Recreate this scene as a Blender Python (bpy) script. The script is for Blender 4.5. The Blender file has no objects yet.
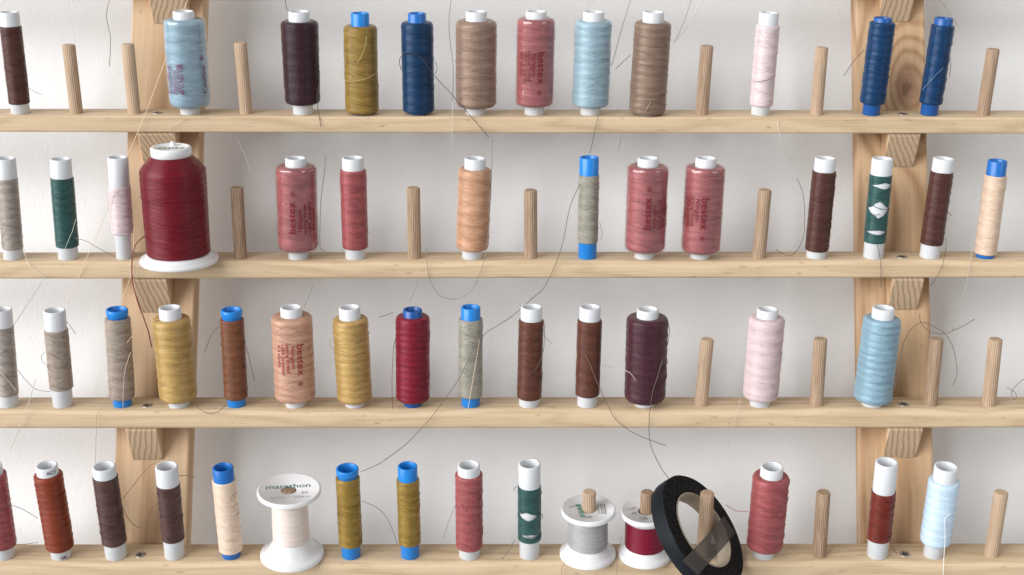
import bpy, bmesh, math, random
from mathutils import Vector, Matrix, noise

random.seed(7)
K = 0.0007                     # metres per photo pixel at the rack
F_PX, W_PX, H_PX = 1400.0, 1024.0, 575.0
R = math.radians
scn = bpy.context.scene
COL = scn.collection

# ---------------------------------------------------------------- camera frame
PITCH = R(5.0)
FWD = Vector((0, math.cos(PITCH), math.sin(PITCH)))
UPV = Vector((0, -math.sin(PITCH), math.cos(PITCH)))
RGT = Vector((1, 0, 0))
CAM = Vector((0, -46, 0)) - FWD * 1400.0      # everything below is worked out in "px", scaled by K at the end

def ray(x, y):
    return FWD * F_PX + RGT * (x - W_PX / 2) + UPV * (H_PX / 2 - y)

def on_plane(x, y, p0, n):
    d = ray(x, y)
    s = (p0 - CAM).dot(n) / d.dot(n)
    return CAM + d * s

def at_w(x, y, w):             # point seen at (x, y) lying w px out from the wall
    return on_plane(x, y, Vector((0, -w, 0)), Vector((0, 1, 0)))

# ---------------------------------------------------------------- object helpers
def link(name, me, mat=None, parent=None):
    o = bpy.data.objects.new(name, me)
    COL.objects.link(o)
    if mat is not None and me is not None and len(me.materials) == 0:
        me.materials.append(mat)
    if parent is not None:
        o.parent = parent
    return o

def finish(bm, name, smooth=True):
    me = bpy.data.meshes.new(name)
    bmesh.ops.recalc_face_normals(bm, faces=bm.faces[:])
    for f in bm.faces:
        f.smooth = smooth
    bm.to_mesh(me)
    bm.free()
    return me

def tag(o, label, cat, group=None, kind=None):
    if label: o['label'] = label
    if cat: o['category'] = cat
    if group: o['group'] = group
    if kind: o['kind'] = kind

def empty(name, M):
    o = bpy.data.objects.new(name, None)
    o.empty_display_size = 0.01
    COL.objects.link(o)
    o.matrix_world = M
    return o

def lathe(bm, prof, seg=48, rad=None, off=(0, 0), closed=False):
    """prof: (r, z) list in px; seam at +y. rad(theta, r, z) may perturb the radius."""
    uvl = bm.loops.layers.uv.verify()
    rings = []
    for (r, z) in prof:
        ring = []
        for i in range(seg):
            th = 2 * math.pi * i / seg
            rr = rad(th, r, z) if rad else r
            ring.append(bm.verts.new(((rr * math.sin(th) + off[0]) * K, (rr * math.cos(th) + off[1]) * K, z * K)))
        rings.append(ring)
    n = len(prof)
    faces = []
    for j in range(n if closed else n - 1):
        a, b = rings[j], rings[(j + 1) % n]
        z0, z1 = prof[j][1], prof[(j + 1) % n][1]
        for i in range(seg):
            k = (i + 1) % seg
            f = bm.faces.new((a[i], a[k], b[k], b[i]))
            us = (i / seg, (i + 1) / seg, (i + 1) / seg, i / seg)
            vs = (z0, z0, z1, z1)
            for l, u, v in zip(f.loops, us, vs):
                l[uvl].uv = (u, v)
            faces.append(f)
    return rings, faces

def disc(bm, ring, flip=False):
    bm.faces.new(ring if not flip else ring[::-1])

def tube(bm, pts, r, sides=5, cap=True, uv=None):
    n = len(pts)
    rings = []
    prev = None
    for i, p in enumerate(pts):
        t = (pts[min(i + 1, n - 1)] - pts[max(i - 1, 0)])
        if t.length < 1e-12: t = Vector((0, 0, 1))
        t.normalize()
        ref = Vector((0, 1, 0)) if abs(t.y) < 0.9 else Vector((1, 0, 0))
        a = t.cross(ref).normalized(); b = t.cross(a)
        ring = []
        for s in range(sides):
            an = 2 * math.pi * s / sides
            ring.append(bm.verts.new(p + (a * math.cos(an) + b * math.sin(an)) * r))
        rings.append(ring)
    uvl = bm.loops.layers.uv.verify() if uv else None
    for i in range(n - 1):
        for s in range(sides):
            k = (s + 1) % sides
            f = bm.faces.new((rings[i][s], rings[i][k], rings[i + 1][k], rings[i + 1][s]))
            if uv:
                us = (uv[i][0], uv[i][0], uv[i + 1][0], uv[i + 1][0])
                vs = (uv[i][1], uv[i][1], uv[i + 1][1], uv[i + 1][1])
                for l, u, v in zip(f.loops, us, vs): l[uvl].uv = (u, v)
    if cap:
        bm.faces.new(rings[0][::-1]); bm.faces.new(rings[-1])

def catmull(P, sub=8):
    if len(P) < 3:
        return [P[0].lerp(P[-1], i / sub) for i in range(sub + 1)]
    Q = [P[0] * 2 - P[1]] + list(P) + [P[-1] * 2 - P[-2]]
    out = []
    for i in range(1, len(Q) - 2):
        a, b, c, d = Q[i - 1], Q[i], Q[i + 1], Q[i + 2]
        for s in range(sub):
            t = s / sub
            out.append(0.5 * ((2 * b) + (c - a) * t + (2 * a - 5 * b + 4 * c - d) * t * t + (3 * b - a - 3 * c + d) * t ** 3))
    out.append(P[-1].copy())
    return out

# ---------------------------------------------------------------- materials
def srgb(r, g, b):
    f = lambda c: (c / 255 / 12.92) if c / 255 <= 0.04045 else ((c / 255 + 0.055) / 1.055) ** 2.4
    return (f(r), f(g), f(b), 1.0)

class NT:
    def __init__(s, name):
        s.m = bpy.data.materials.new(name); s.m.use_nodes = True
        s.t = s.m.node_tree
        s.b = s.t.nodes['Principled BSDF']; s.out = s.t.nodes['Material Output']
    def n(s, typ, **kw):
        x = s.t.nodes.new(typ)
        for k, v in kw.items(): setattr(x, k, v)
        return x
    def l(s, a, b): s.t.links.new(a, b)
    def val(s, node, sock, v):
        if hasattr(v, 'is_output') or isinstance(v, bpy.types.NodeSocket): s.l(v, node.inputs[sock])
        else: node.inputs[sock].default_value = v
    def math(s, op, a, b=0.0, c=None):
        x = s.n('ShaderNodeMath', operation=op)
        s.val(x, 0, a); s.val(x, 1, b)
        if c is not None: s.val(x, 2, c)
        return x.outputs[0]
    def mix(s, fac, a, b, blend='MIX'):
        x = s.n('ShaderNodeMix', data_type='RGBA', blend_type=blend)
        s.val(x, 0, fac); s.val(x, 6, a); s.val(x, 7, b)
        return x.outputs[2]
    def ramp(s, fac, stops):
        x = s.n('ShaderNodeValToRGB')
        e = x.color_ramp.elements
        while len(e) < len(stops): e.new(0.5)
        for el, (p, c) in zip(e, stops): el.position = p; el.color = c
        s.l(fac, x.inputs[0]); return x.outputs[0]
    def noise(s, vec, scale, detail=2.0, rough=0.5, dist=0.0):
        x = s.n('ShaderNodeTexNoise')
        s.l(vec, x.inputs['Vector'])
        x.inputs['Scale'].default_value = scale; x.inputs['Detail'].default_value = detail
        x.inputs['Roughness'].default_value = rough; x.inputs['Distortion'].default_value = dist
        return x.outputs['Fac']
    def comb(s, x, y, z=0.0):
        c = s.n('ShaderNodeCombineXYZ')
        s.val(c, 0, x); s.val(c, 1, y); s.val(c, 2, z)
        return c.outputs[0]
    def bump(s, h, strength, dist=0.0005):
        x = s.n('ShaderNodeBump'); x.inputs['Strength'].default_value = strength
        x.inputs['Distance'].default_value = dist
        s.l(h, x.inputs['Height']); s.l(x.outputs[0], s.b.inputs['Normal'])

def mul(c, f): return (c[0] * f, c[1] * f, c[2] * f, 1.0)

PITCH_W = 19.0                 # px between the diamonds of the cross winding

def mat_thread(name, rgb, gloss=0.3, contrast=1.0, seed=0.0, fuzz=0.0):
    t = NT(name); base = srgb(*rgb)
    lum = 0.3 * base[0] + 0.6 * base[1] + 0.1 * base[2]
    base = mul(base, 0.86 + 0.10 * min(1.0, lum / 0.55))
    uv = t.n('ShaderNodeUVMap').outputs[0]
    sp = t.n('ShaderNodeSeparateXYZ'); t.l(uv, sp.inputs[0])
    u, v = sp.outputs[0], sp.outputs[1]
    at = t.n('ShaderNodeAttribute', attribute_type='OBJECT', attribute_name='wind_phase')
    sh = at.outputs['Fac']
    an = t.math('MULTIPLY', u, 2 * math.pi)          # angle-periodic: no seam
    cs, sn = t.math('COSINE', an), t.math('SINE', an)
    sx = t.math('MULTIPLY', sh, 7.3)
    v1 = t.math('ADD', v, t.math('MULTIPLY', sn, 3.4)); v2 = t.math('SUBTRACT', v, t.math('MULTIPLY', sn, 3.0))
    fine = t.noise(t.comb(t.math('ADD', t.math('MULTIPLY', cs, 0.7), sx), t.math('MULTIPLY', sn, 0.7), t.math('MULTIPLY', v1, 1.65)), 1.0, 3, 0.6)
    fine2 = t.noise(t.comb(t.math('ADD', t.math('MULTIPLY', cs, 0.9), sx), t.math('MULTIPLY', sn, 0.9), t.math('MULTIPLY', v2, 1.15)), 1.0, 3, 0.6)
    soft = t.noise(t.comb(t.math('ADD', t.math('MULTIPLY', cs, 1.6), sx), t.math('MULTIPLY', sn, 1.6), t.math('MULTIPLY', v, 0.13)), 1.0, 3, 0.6)
    pv = t.math('ADD', t.math('MULTIPLY', t.math('FRACT', t.math('MULTIPLY', sh, 1.7)), 0.75), 0.65)
    k = t.math('DIVIDE', t.math('MULTIPLY', v, 2 * math.pi / PITCH_W), pv)
    a1 = t.math('SINE', t.math('ADD', k, t.math('ADD', t.math('MULTIPLY', an, 2.0), sh)))
    a2 = t.math('SINE', t.math('SUBTRACT', k, t.math('ADD', t.math('MULTIPLY', an, 2.0), sh)))
    dia = t.math('MULTIPLY', a1, a2)
    diar = t.math('ADD', t.math('MULTIPLY', dia, 1.5), t.math('MULTIPLY', t.math('SUBTRACT', soft, 0.5), 2.6))
    diar = t.math('ADD', diar, t.math('MULTIPLY', t.math('SUBTRACT', fine2, 0.5), 1.4))
    lay = t.n('ShaderNodeClamp'); lay.inputs[1].default_value = -1; lay.inputs[2].default_value = 1
    t.l(t.math('MULTIPLY', diar, 1.5), lay.inputs[0]); lay = lay.outputs[0]
    s = t.math('ADD', t.math('MULTIPLY', t.math('SUBTRACT', fine, 0.5), 1.15 * contrast), t.math('MULTIPLY', t.math('SUBTRACT', fine2, 0.5), 0.7 * contrast))
    s = t.math('ADD', s, t.math('MULTIPLY', lay, 0.12 * contrast))  # sheen of the crossing thread layers, put into the colour as diamonds
    s = t.math('ADD', s, t.math('MULTIPLY', t.math('SUBTRACT', soft, 0.5), 0.3 * contrast))
    f = t.math('MAXIMUM', t.math('ADD', s, 1.0), 0.35)
    col = t.n('ShaderNodeVectorMath', operation='SCALE')
    col.inputs[0].default_value = base[:3]; t.l(f, col.inputs['Scale'])
    t.l(col.outputs[0], t.b.inputs['Base Color'])
    t.l(t.math('ADD', t.math('MULTIPLY', lay, -0.05), 0.42), t.b.inputs['Roughness'])
    t.b.inputs['Specular IOR Level'].default_value = min(1.0, gloss + 0.48)
    t.b.inputs['Specular Tint'].default_value = (min(1, base[0] * 1.2 + .35), min(1, base[1] * 1.2 + .35), min(1, base[2] * 1.2 + .35), 1)
    t.b.inputs['Anisotropic'].default_value = 0.8; t.b.inputs['Anisotropic Rotation'].default_value = 0.25
    tg = t.n('ShaderNodeTangent', direction_type='RADIAL', axis='Z'); t.l(tg.outputs[0], t.b.inputs['Tangent'])
    t.b.inputs['Sheen Weight'].default_value = 0.03 + fuzz
    t.b.inputs['Sheen Roughness'].default_value = 0.4
    t.bump(t.math('ADD', t.math('ADD', fine, t.math('MULTIPLY', fine2, 0.6)), t.math('MULTIPLY', lay, 0.10)), 0.24, 0.0006)
    return t.m

def mat_strand(name, rgb):
    t = NT(name); t.b.inputs['Base Color'].default_value = srgb(*rgb)
    t.b.inputs['Roughness'].default_value = 0.5; t.b.inputs['Sheen Weight'].default_value = 0.1
    return t.m

def mat_plastic(name, rgb, rough=0.35, sss=0.0, spec=0.45):
    t = NT(name); base = srgb(*rgb)
    tc = t.n('ShaderNodeTexCoord').outputs['Object']
    n = t.noise(tc, 260, 3, 0.6)
    t.l(t.mix(n, mul(base, 0.97), mul(base, 1.02)), t.b.inputs['Base Color'])
    n2 = t.noise(tc, 700, 2)
    rr = t.math('ADD', t.math('MULTIPLY', n2, 0.08), rough - 0.04); t.l(rr, t.b.inputs['Roughness'])
    t.b.inputs['Specular IOR Level'].default_value = spec
    if sss:
        t.b.inputs['Subsurface Weight'].default_value = sss
        t.b.inputs['Subsurface Radius'].default_value = (1, 1, 1)
        t.b.inputs['Subsurface Scale'].default_value = 0.0022
    return t.m

def mat_wood(name, light, dark, axis, ring=0.0, knot=None, streak=1.0, rough=0.55, freq=1.0, var=True):
    """grain along one object axis; knot = (x, z, size) in px on the face."""
    t = NT(name); L, D = srgb(*light), srgb(*dark)
    tc = t.n('ShaderNodeTexCoord').outputs['Object']
    oi = t.n('ShaderNodeObjectInfo').outputs['Random']
    sp = t.n('ShaderNodeSeparateXYZ')
    sc = t.n('ShaderNodeVectorMath', operation='SCALE'); t.l(tc, sc.inputs[0]); sc.inputs['Scale'].default_value = 1 / K
    t.l(sc.outputs[0], sp.inputs[0])
    ax = 'XYZ'.index(axis); oth = [i for i in range(3) if i != ax]
    al, c1, c2 = sp.outputs[ax], sp.outputs[oth[0]], sp.outputs[oth[1]]
    sh = t.math('MULTIPLY', oi, 300.0) if var else 11.0
    al = t.math('ADD', al, sh)
    # slow wander of the grain
    w1 = t.noise(t.comb(t.math('MULTIPLY', c1, 0.03), t.math('MULTIPLY', c2, 0.03), t.math('MULTIPLY', al, 0.006)), 1.0, 2)
    g = t.math('ADD', t.math('MULTIPLY', c1, 0.55), t.math('MULTIPLY', c2, 0.8))
    g = t.math('ADD', g, t.math('MULTIPLY', w1, 34.0))
    kmask = None
    if knot:
        kx, kz, ks = knot
        dx = t.math('SUBTRACT', sp.outputs[oth[0]], kx); dz = t.math('MULTIPLY', t.math('SUBTRACT', sp.outputs[ax], kz), 0.62)
        d2 = t.math('ADD', t.math('MULTIPLY', dx, dx), t.math('MULTIPLY', dz, dz))
        d2n = t.math('ADD', d2, t.math('MULTIPLY', t.math('SUBTRACT', t.noise(tc, 120, 2), 0.5), ks * ks * 1.1))
        e = t.math('EXPONENT', t.math('MULTIPLY', d2, -1.0 / (ks * 2.5) ** 2))
        g = t.math('ADD', g, t.math('MULTIPLY', e, 120.0))
        kmask = t.math('EXPONENT', t.math('MULTIPLY', t.math('POWER', t.math('MULTIPLY', t.math('ABSOLUTE', d2n), 1.0 / (ks * 0.86) ** 2), 2.5), -1.0))
        kring = t.math('SINE', t.math('MULTIPLY', t.math('SQRT', t.math('ABSOLUTE', d2n)), 2.1))
    rings = t.math('SINE', t.math('MULTIPLY', g, 0.55 * freq))
    rings = t.math('POWER', t.math('MULTIPLY', t.math('ADD', rings, 1.0), 0.5), 2.2)
    fine = t.noise(t.comb(t.math('MULTIPLY', c1, 0.55 * freq), t.math('MULTIPLY', c2, 0.55 * freq), t.math('MULTIPLY', al, 0.012)), 1.0, 5, 0.65)
    mid = t.noise(t.comb(t.math('MULTIPLY', c1, 0.11), t.math('MULTIPLY', c2, 0.11), t.math('MULTIPLY', al, 0.004)), 1.0, 3, 0.5)
    s = t.math('ADD', t.math('MULTIPLY', rings, ring), t.math('MULTIPLY', t.math('SUBTRACT', fine, 0.42), 1.3 * streak))
    s = t.math('ADD', s, t.math('MULTIPLY', t.math('SUBTRACT', mid, 0.5), 0.9 * streak))
    cl = t.n('ShaderNodeClamp'); t.l(s, cl.inputs[0])
    col = t.mix(cl.outputs[0], L, D)
    spk = t.noise(t.comb(t.math('MULTIPLY', c1, 0.22), t.math('MULTIPLY', c2, 0.22), t.math('MULTIPLY', al, 0.07)), 1.0, 2, 0.5)
    spm = t.n('ShaderNodeClamp'); t.l(t.math('MULTIPLY', t.math('SUBTRACT', spk, 0.66), 9.0), spm.inputs[0])
    col = t.mix(t.math('MULTIPLY', spm.outputs[0], 0.45), col, mul(D, 0.62))
    if kmask is not None:
        kc = t.mix(t.math('MULTIPLY', t.math('ADD', kring, 1.0), 0.5), srgb(152, 114, 92), srgb(164, 126, 102))
        core = t.math('EXPONENT', t.math('MULTIPLY', d2n, -1.0 / (ks * 0.22) ** 2))
        kc = t.mix(core, kc, srgb(116, 80, 62))
        col = t.mix(t.math('MULTIPLY', kmask, 0.85), col, kc)
    t.l(col, t.b.inputs['Base Color'])
    t.b.inputs['Roughness'].default_value = rough
    t.b.inputs['Specular IOR Level'].default_value = 0.3
    t.bump(t.math('ADD', fine, t.math('MULTIPLY', rings, 0.25 * ring)), 0.35, 0.0006)
    return t.m

def mat_endgrain(name):
    t = NT(name)
    tc = t.n('ShaderNodeTexCoord').outputs['Object']
    sc = t.n('ShaderNodeVectorMath', operation='SCALE'); t.l(tc, sc.inputs[0]); sc.inputs['Scale'].default_value = 1 / K
    sp = t.n('ShaderNodeSeparateXYZ'); t.l(sc.outputs[0], sp.inputs[0])
    oi = t.n('ShaderNodeObjectInfo').outputs['Random']
    x, z = sp.outputs[0], sp.outputs[2]
    sl = t.math('MULTIPLY', t.math('SUBTRACT', oi, 0.3), 1.6)
    n = t.noise(sc.outputs[0], 0.05, 2)
    g = t.math('ADD', t.math('ADD', x, t.math('MULTIPLY', z, sl)), t.math('MULTIPLY', n, 7.0))
    s = t.math('SINE', t.math('ADD', t.math('MULTIPLY', g, 1.15), t.math('MULTIPLY', oi, 40.0)))
    s = t.math('POWER', t.math('MULTIPLY', t.math('ADD', s, 1.0), 0.5), 3.0)
    f = t.noise(sc.outputs[0], 0.9, 3)
    s2 = t.math('MULTIPLY', s, t.math('ADD', t.math('MULTIPLY', f, 0.9), 0.25))
    col = t.mix(s2, srgb(202, 178, 148), srgb(146, 120, 96))
    col = t.mix(t.math('MULTIPLY', t.noise(sc.outputs[0], 0.35, 3), 0.35), col, srgb(160, 138, 114))
    t.l(col, t.b.inputs['Base Color'])
    t.b.inputs['Roughness'].default_value = 0.75
    t.b.inputs['Specular IOR Level'].default_value = 0.2
    t.bump(t.math('ADD', f, s), 0.25, 0.0005)
    return t.m

def mat_peg(name):
    t = NT(name)
    uv = t.n('ShaderNodeUVMap').outputs[0]
    sp = t.n('ShaderNodeSeparateXYZ'); t.l(uv, sp.inputs[0])
    oi = t.n('ShaderNodeObjectInfo').outputs['Random']
    an = t.math('MULTIPLY', sp.outputs[0], 2 * math.pi)
    cs, sn = t.math('COSINE', an), t.math('SINE', an)
    sh = t.math('MULTIPLY', oi, 90.0)
    fl = t.noise(t.comb(t.math('ADD', t.math('MULTIPLY', cs, 15.0), sh), t.math('MULTIPLY', sn, 15.0), t.math('MULTIPLY', sp.outputs[1], 0.05)), 1.0, 4, 0.65)
    fl2 = t.noise(t.comb(t.math('ADD', t.math('MULTIPLY', cs, 2.0), sh), t.math('MULTIPLY', sn, 2.0), t.math('MULTIPLY', sp.outputs[1], 0.03)), 1.0, 2)
    flute = t.math('SINE', t.math('MULTIPLY', an, 22.0))
    s = t.math('ADD', t.math('MULTIPLY', t.math('SUBTRACT', fl, 0.5), 1.9), t.math('MULTIPLY', flute, -0.16))
    s = t.math('ADD', s, t.math('MULTIPLY', t.math('SUBTRACT', fl2, 0.5), 0.7))
    s = t.math('ADD', t.math('ADD', s, 0.36), t.math('MULTIPLY', t.math('SUBTRACT', oi, 0.5), 0.7))
    cl = t.n('ShaderNodeClamp'); t.l(s, cl.inputs[0])
    t.l(t.mix(cl.outputs[0], srgb(194, 168, 142), srgb(124, 98, 78)), t.b.inputs['Base Color'])
    t.b.inputs['Roughness'].default_value = 0.62
    t.b.inputs['Specular IOR Level'].default_value = 0.25
    t.bump(t.math('ADD', fl, t.math('MULTIPLY', flute, 0.25)), 0.5, 0.0006)
    return t.m

def mat_film(name):
    t = NT(name)
    t.t.nodes.remove(t.b)
    tr = t.n('ShaderNodeBsdfTransparent'); tr.inputs[0].default_value = (0.97, 0.955, 0.95, 1)
    gl = t.n('ShaderNodeBsdfGlossy'); gl.inputs['Roughness'].default_value = 0.12
    gl.inputs['Color'].default_value = (1, 1, 1, 1)
    fr = t.n('ShaderNodeFresnel'); fr.inputs['IOR'].default_value = 1.5
    uv = t.n('ShaderNodeUVMap').outputs[0]
    sp = t.n('ShaderNodeSeparateXYZ'); t.l(uv, sp.inputs[0])
    an = t.math('MULTIPLY', sp.outputs[0], 2 * math.pi)
    oi = t.math('MULTIPLY', t.n('ShaderNodeObjectInfo').outputs['Random'], 70.0)
    h = t.noise(t.comb(t.math('ADD', t.math('MULTIPLY', t.math('COSINE', an), 2.6), oi), t.math('MULTIPLY', t.math('SINE', an), 2.6), t.math('MULTIPLY', sp.outputs[1], 0.10)), 1.0, 4, 0.6)
    h2 = t.noise(t.comb(t.math('ADD', t.math('MULTIPLY', t.math('COSINE', an), 2.0), oi), t.math('SINE', an), t.math('MULTIPLY', sp.outputs[1], 0.5)), 1.0, 2)
    b = t.n('ShaderNodeBump'); b.inputs['Strength'].default_value = 0.28; b.inputs['Distance'].default_value = 0.0012
    t.l(t.math('ADD', h, t.math('MULTIPLY', h2, 0.35)), b.inputs['Height'])
    t.l(b.outputs[0], gl.inputs['Normal']); t.l(b.outputs[0], fr.inputs['Normal'])
    fac = t.math('MINIMUM', t.math('ADD', t.math('MULTIPLY', fr.outputs[0], 0.9), 0.03), 0.30)
    mx = t.n('ShaderNodeMixShader'); t.l(fac, mx.inputs[0]); t.l(tr.outputs[0], mx.inputs[1]); t.l(gl.outputs[0], mx.inputs[2])
    t.l(mx.outputs[0], t.out.inputs['Surface'])
    return t.m

def mat_wall():
    t = NT('white_wall')
    tc = t.n('ShaderNodeTexCoord').outputs['Object']
    n1 = t.noise(tc, 9, 4, 0.6); n2 = t.noise(tc, 420, 3, 0.6); n3 = t.noise(tc, 90, 3, 0.6)
    c = t.mix(n1, srgb(228, 228, 228), srgb(235, 235, 235))
    c = t.mix(t.math('MULTIPLY', n3, 0.18), c, srgb(221, 221, 220))
    n4 = t.noise(tc, 26, 4, 0.65)
    sm = t.n('ShaderNodeClamp'); t.l(t.math('MULTIPLY', t.math('SUBTRACT', n4, 0.56), 5.0), sm.inputs[0])
    c = t.mix(t.math('MULTIPLY', sm.outputs[0], 0.14), c, srgb(206, 204, 201))
    t.l(c, t.b.inputs['Base Color'])
    t.b.inputs['Roughness'].default_value = 0.85
    t.b.inputs['Specular IOR Level'].default_value = 0.15
    t.bump(t.math('ADD', n2, t.math('MULTIPLY', n3, 1.3)), 0.32, 0.0008)
    return t.m

def mat_tape():
    t = NT('black_tape')
    tc = t.n('ShaderNodeTexCoord').outputs['Object']
    v = t.n('ShaderNodeTexVoronoi'); t.l(tc, v.inputs['Vector']); v.inputs['Scale'].default_value = 1500
    n = t.math('MULTIPLY', t.noise(tc, 430, 2, 0.7), 1.45)
    cl = t.n('ShaderNodeClamp'); t.l(t.math('MULTIPLY', t.math('SUBTRACT', n, 0.76), 4.0), cl.inputs[0])
    t.l(t.mix(cl.outputs[0], (0.003, 0.0034, 0.0044, 1), (0.042, 0.044, 0.05, 1)), t.b.inputs['Base Color'])
    t.b.inputs['Roughness'].default_value = 0.6
    t.b.inputs['Specular IOR Level'].default_value = 0.12
    t.bump(t.math('ADD', v.outputs['Distance'], n), 0.9, 0.0012)
    return t.m

def mat_tail():
    t = NT('sheer_black_tape')
    tr = t.n('ShaderNodeBsdfTransparent')
    tc = t.n('ShaderNodeTexCoord').outputs['Object']
    n = t.noise(tc, 500, 3, 0.6)
    t.b.inputs['Base Color'].default_value = (0.085, 0.076, 0.07, 1); t.b.inputs['Roughness'].default_value = 0.6
    mx = t.n('ShaderNodeMixShader'); t.l(t.math('ADD', t.math('MULTIPLY', n, 0.25), 0.50), mx.inputs[0])
    t.l(tr.outputs[0], mx.inputs[1]); t.l(t.b.outputs[0], mx.inputs[2]); t.l(mx.outputs[0], t.out.inputs['Surface'])
    return t.m

def mat_metal(name):
    t = NT(name); t.b.inputs['Base Color'].default_value = srgb(168, 166, 160)
    t.b.inputs['Metallic'].default_value = 0.75; t.b.inputs['Roughness'].default_value = 0.42
    return t.m

def mat_card():
    t = NT('grey_cardboard')
    tc = t.n('ShaderNodeTexCoord').outputs['Object']
    n = t.noise(tc, 300, 4, 0.6)
    t.l(t.mix(n, srgb(182, 170, 152), srgb(146, 132, 116)), t.b.inputs['Base Color'])
    t.b.inputs['Roughness'].default_value = 0.85
    return t.m

WHITE = mat_plastic('milky_white_plastic', (208, 210, 213), 0.36, 0.35)
MBLUE = mat_plastic('mid_blue_plastic', (28, 104, 182), 0.32)
WHITEH = mat_plastic('white_spool_plastic', (228, 228, 229), 0.26, 0.1)
BLUE = mat_plastic('bright_blue_plastic', (28, 126, 208), 0.32)
DBLUE = mat_plastic('deep_blue_plastic', (22, 70, 158), 0.32)
INDIGO = mat_plastic('indigo_plastic', (24, 82, 150), 0.32)
CORE = {'w': WHITE, 'b': BLUE, 'd': MBLUE, 'i': INDIGO}
TC = dict(
    brown=(80, 48, 42), brown2=(96, 57, 46), cocoa=(84, 58, 54), rust=(132, 56, 34), copper=(118, 74, 52),
    plum=(54, 30, 38), plum3=(72, 37, 47), olive=(142, 115, 58), navy=(21, 55, 90), navy2=(19, 57, 97),
    tan=(144, 119, 104), tan2=(134, 111, 96), rose=(156, 82, 84), rosew=(170, 101, 104), skyp=(152, 182, 198),
    sky=(150, 174, 186), sky3=(134, 164, 180), palepink=(214, 196, 198), pink3=(208, 186, 188), grey=(160, 150, 142),
    greyb=(152, 148, 136), grey3=(156, 142, 130), green=(48, 84, 82), burg=(108, 8, 26), burg3=(126, 28, 46),
    apricot=(190, 146, 116), peach=(188, 146, 124), cream=(212, 186, 164), cream4=(224, 200, 180), gold=(178, 145, 88),
    olive4=(146, 118, 54), silver=(164, 164, 164), crim=(122, 8, 42), blush=(230, 214, 206), ice=(196, 218, 236),
    rust4=(110, 42, 32),
)
SHINY = {'burg': 0.55, 'crim': 0.6, 'silver': 0.5, 'sky3': 0.4, 'gold': 0.4, 'apricot': 0.4}
TMAT = {}
def thread_mat(c):
    if c not in TMAT:
        ct = {'palepink': .45, 'pink3': .45, 'cream4': .4, 'ice': .35, 'blush': .25, 'silver': .4, 'sky': .6, 'skyp': .6, 'sky3': .6, 'cream': .5, 'burg': .6, 'crim': .5}.get(c, 0.85)
        TMAT[c] = mat_thread('thread_' + c, TC[c], SHINY.get(c, 0.28), ct, fuzz=0.05 if c in ('plum', 'plum3', 'rust', 'cocoa') else 0)
    return TMAT[c]
SMAT = {}
def strand_mat(rgb):
    if rgb not in SMAT: SMAT[rgb] = mat_strand('loose_strand', rgb)
    return SMAT[rgb]
FILM = mat_film('clear_shrink_wrap')
PEGM = mat_peg('fluted_beech')
METAL = mat_metal('zinc_screw')
INK = {}
def ink(rgb):
    if rgb not in INK:
        t = NT('printing_ink'); t.b.inputs['Base Color'].default_value = srgb(*rgb); t.b.inputs['Roughness'].default_value = 0.45
        INK[rgb] = t.m
    return INK[rgb]

# ---------------------------------------------------------------- lettering
def glyphs(text, size, bold=0.0):
    cu = bpy.data.curves.new('lettering', 'FONT')
    cu.body = text; cu.size = size; cu.resolution_u = 3; cu.offset = bold
    ob = bpy.data.objects.new('lettering', cu)
    COL.objects.link(ob)
    bpy.context.view_layer.update()
    dg = bpy.context.evaluated_depsgraph_get()
    me = bpy.data.meshes.new_from_object(ob.evaluated_get(dg))
    bpy.data.objects.remove(ob)
    vs = [v.co.copy() for v in me.vertices]; fs = [tuple(p.vertices) for p in me.polygons]
    bpy.data.meshes.remove(me); bpy.data.curves.remove(cu)
    return vs, fs

def text_on_cyl(bm, text, size, r, phi0, z0, up, bold=0.0, squeeze=1.0):
    """text running along the axis of a cylinder; up=True reads bottom to top."""
    vs, fs = glyphs(text, size, bold)
    tb = bmesh.new()
    nv = [tb.verts.new(v) for v in vs]
    for f in fs:
        try: tb.faces.new([nv[i] for i in f])
        except ValueError: pass
    bmesh.ops.triangulate(tb, faces=tb.faces[:])
    bmesh.ops.subdivide_edges(tb, edges=[e for e in tb.edges if e.calc_length() > size * 0.25], cuts=1)
    bmesh.ops.triangulate(tb, faces=tb.faces[:])
    mp = {}
    for v in tb.verts:
        a, h = v.co.x * squeeze, v.co.y
        s = -h if up else h
        z = z0 + a if up else z0 - a
        ph = phi0 + s / r
        mp[v.index if v.index >= 0 else id(v)] = None
        v.co = Vector((r * math.sin(ph), -r * math.cos(ph), z)) * K
    me = bpy.data.meshes.new('t'); tb.to_mesh(me); tb.free()
    bm.from_mesh(me); bpy.data.meshes.remove(me)

def text_flat(bm, text, size, x, y, z, rot=0.0, bold=0.0, center=True, shear=0.0):
    vs, fs = glyphs(text, size, bold)
    if center and vs:
        mx = (min(v.x for v in vs) + max(v.x for v in vs)) / 2
        for v in vs: v.x -= mx
    c, s = math.cos(rot), math.sin(rot)
    nv = [bm.verts.new(Vector((x + v.x * c - v.y * s, y + v.x * s + v.y * c, z)) * K) for v in vs]
    for f in fs:
        try: bm.faces.new([nv[i] for i in f])
        except ValueError: pass

# ---------------------------------------------------------------- the rack's geometry
POST_W = 27.0                                   # the posts' front face, px out from the wall
BAR_D, PEG_Q = 35.0, 20.5
BART = {0: 16.0, 1: 16.6, 2: 17.8, 3: 19.8, 4: 19.5}
LEAN = {0: R(24), 1: R(24.5), 2: R(23), 3: R(23), 4: R(27.5)}
YROW = {0: (-32.0, -32.0), 1: (112.8, 114.6), 2: (258.0, 256.8), 3: (405.0, 404.4), 4: (555.6, 554.6)}

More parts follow.
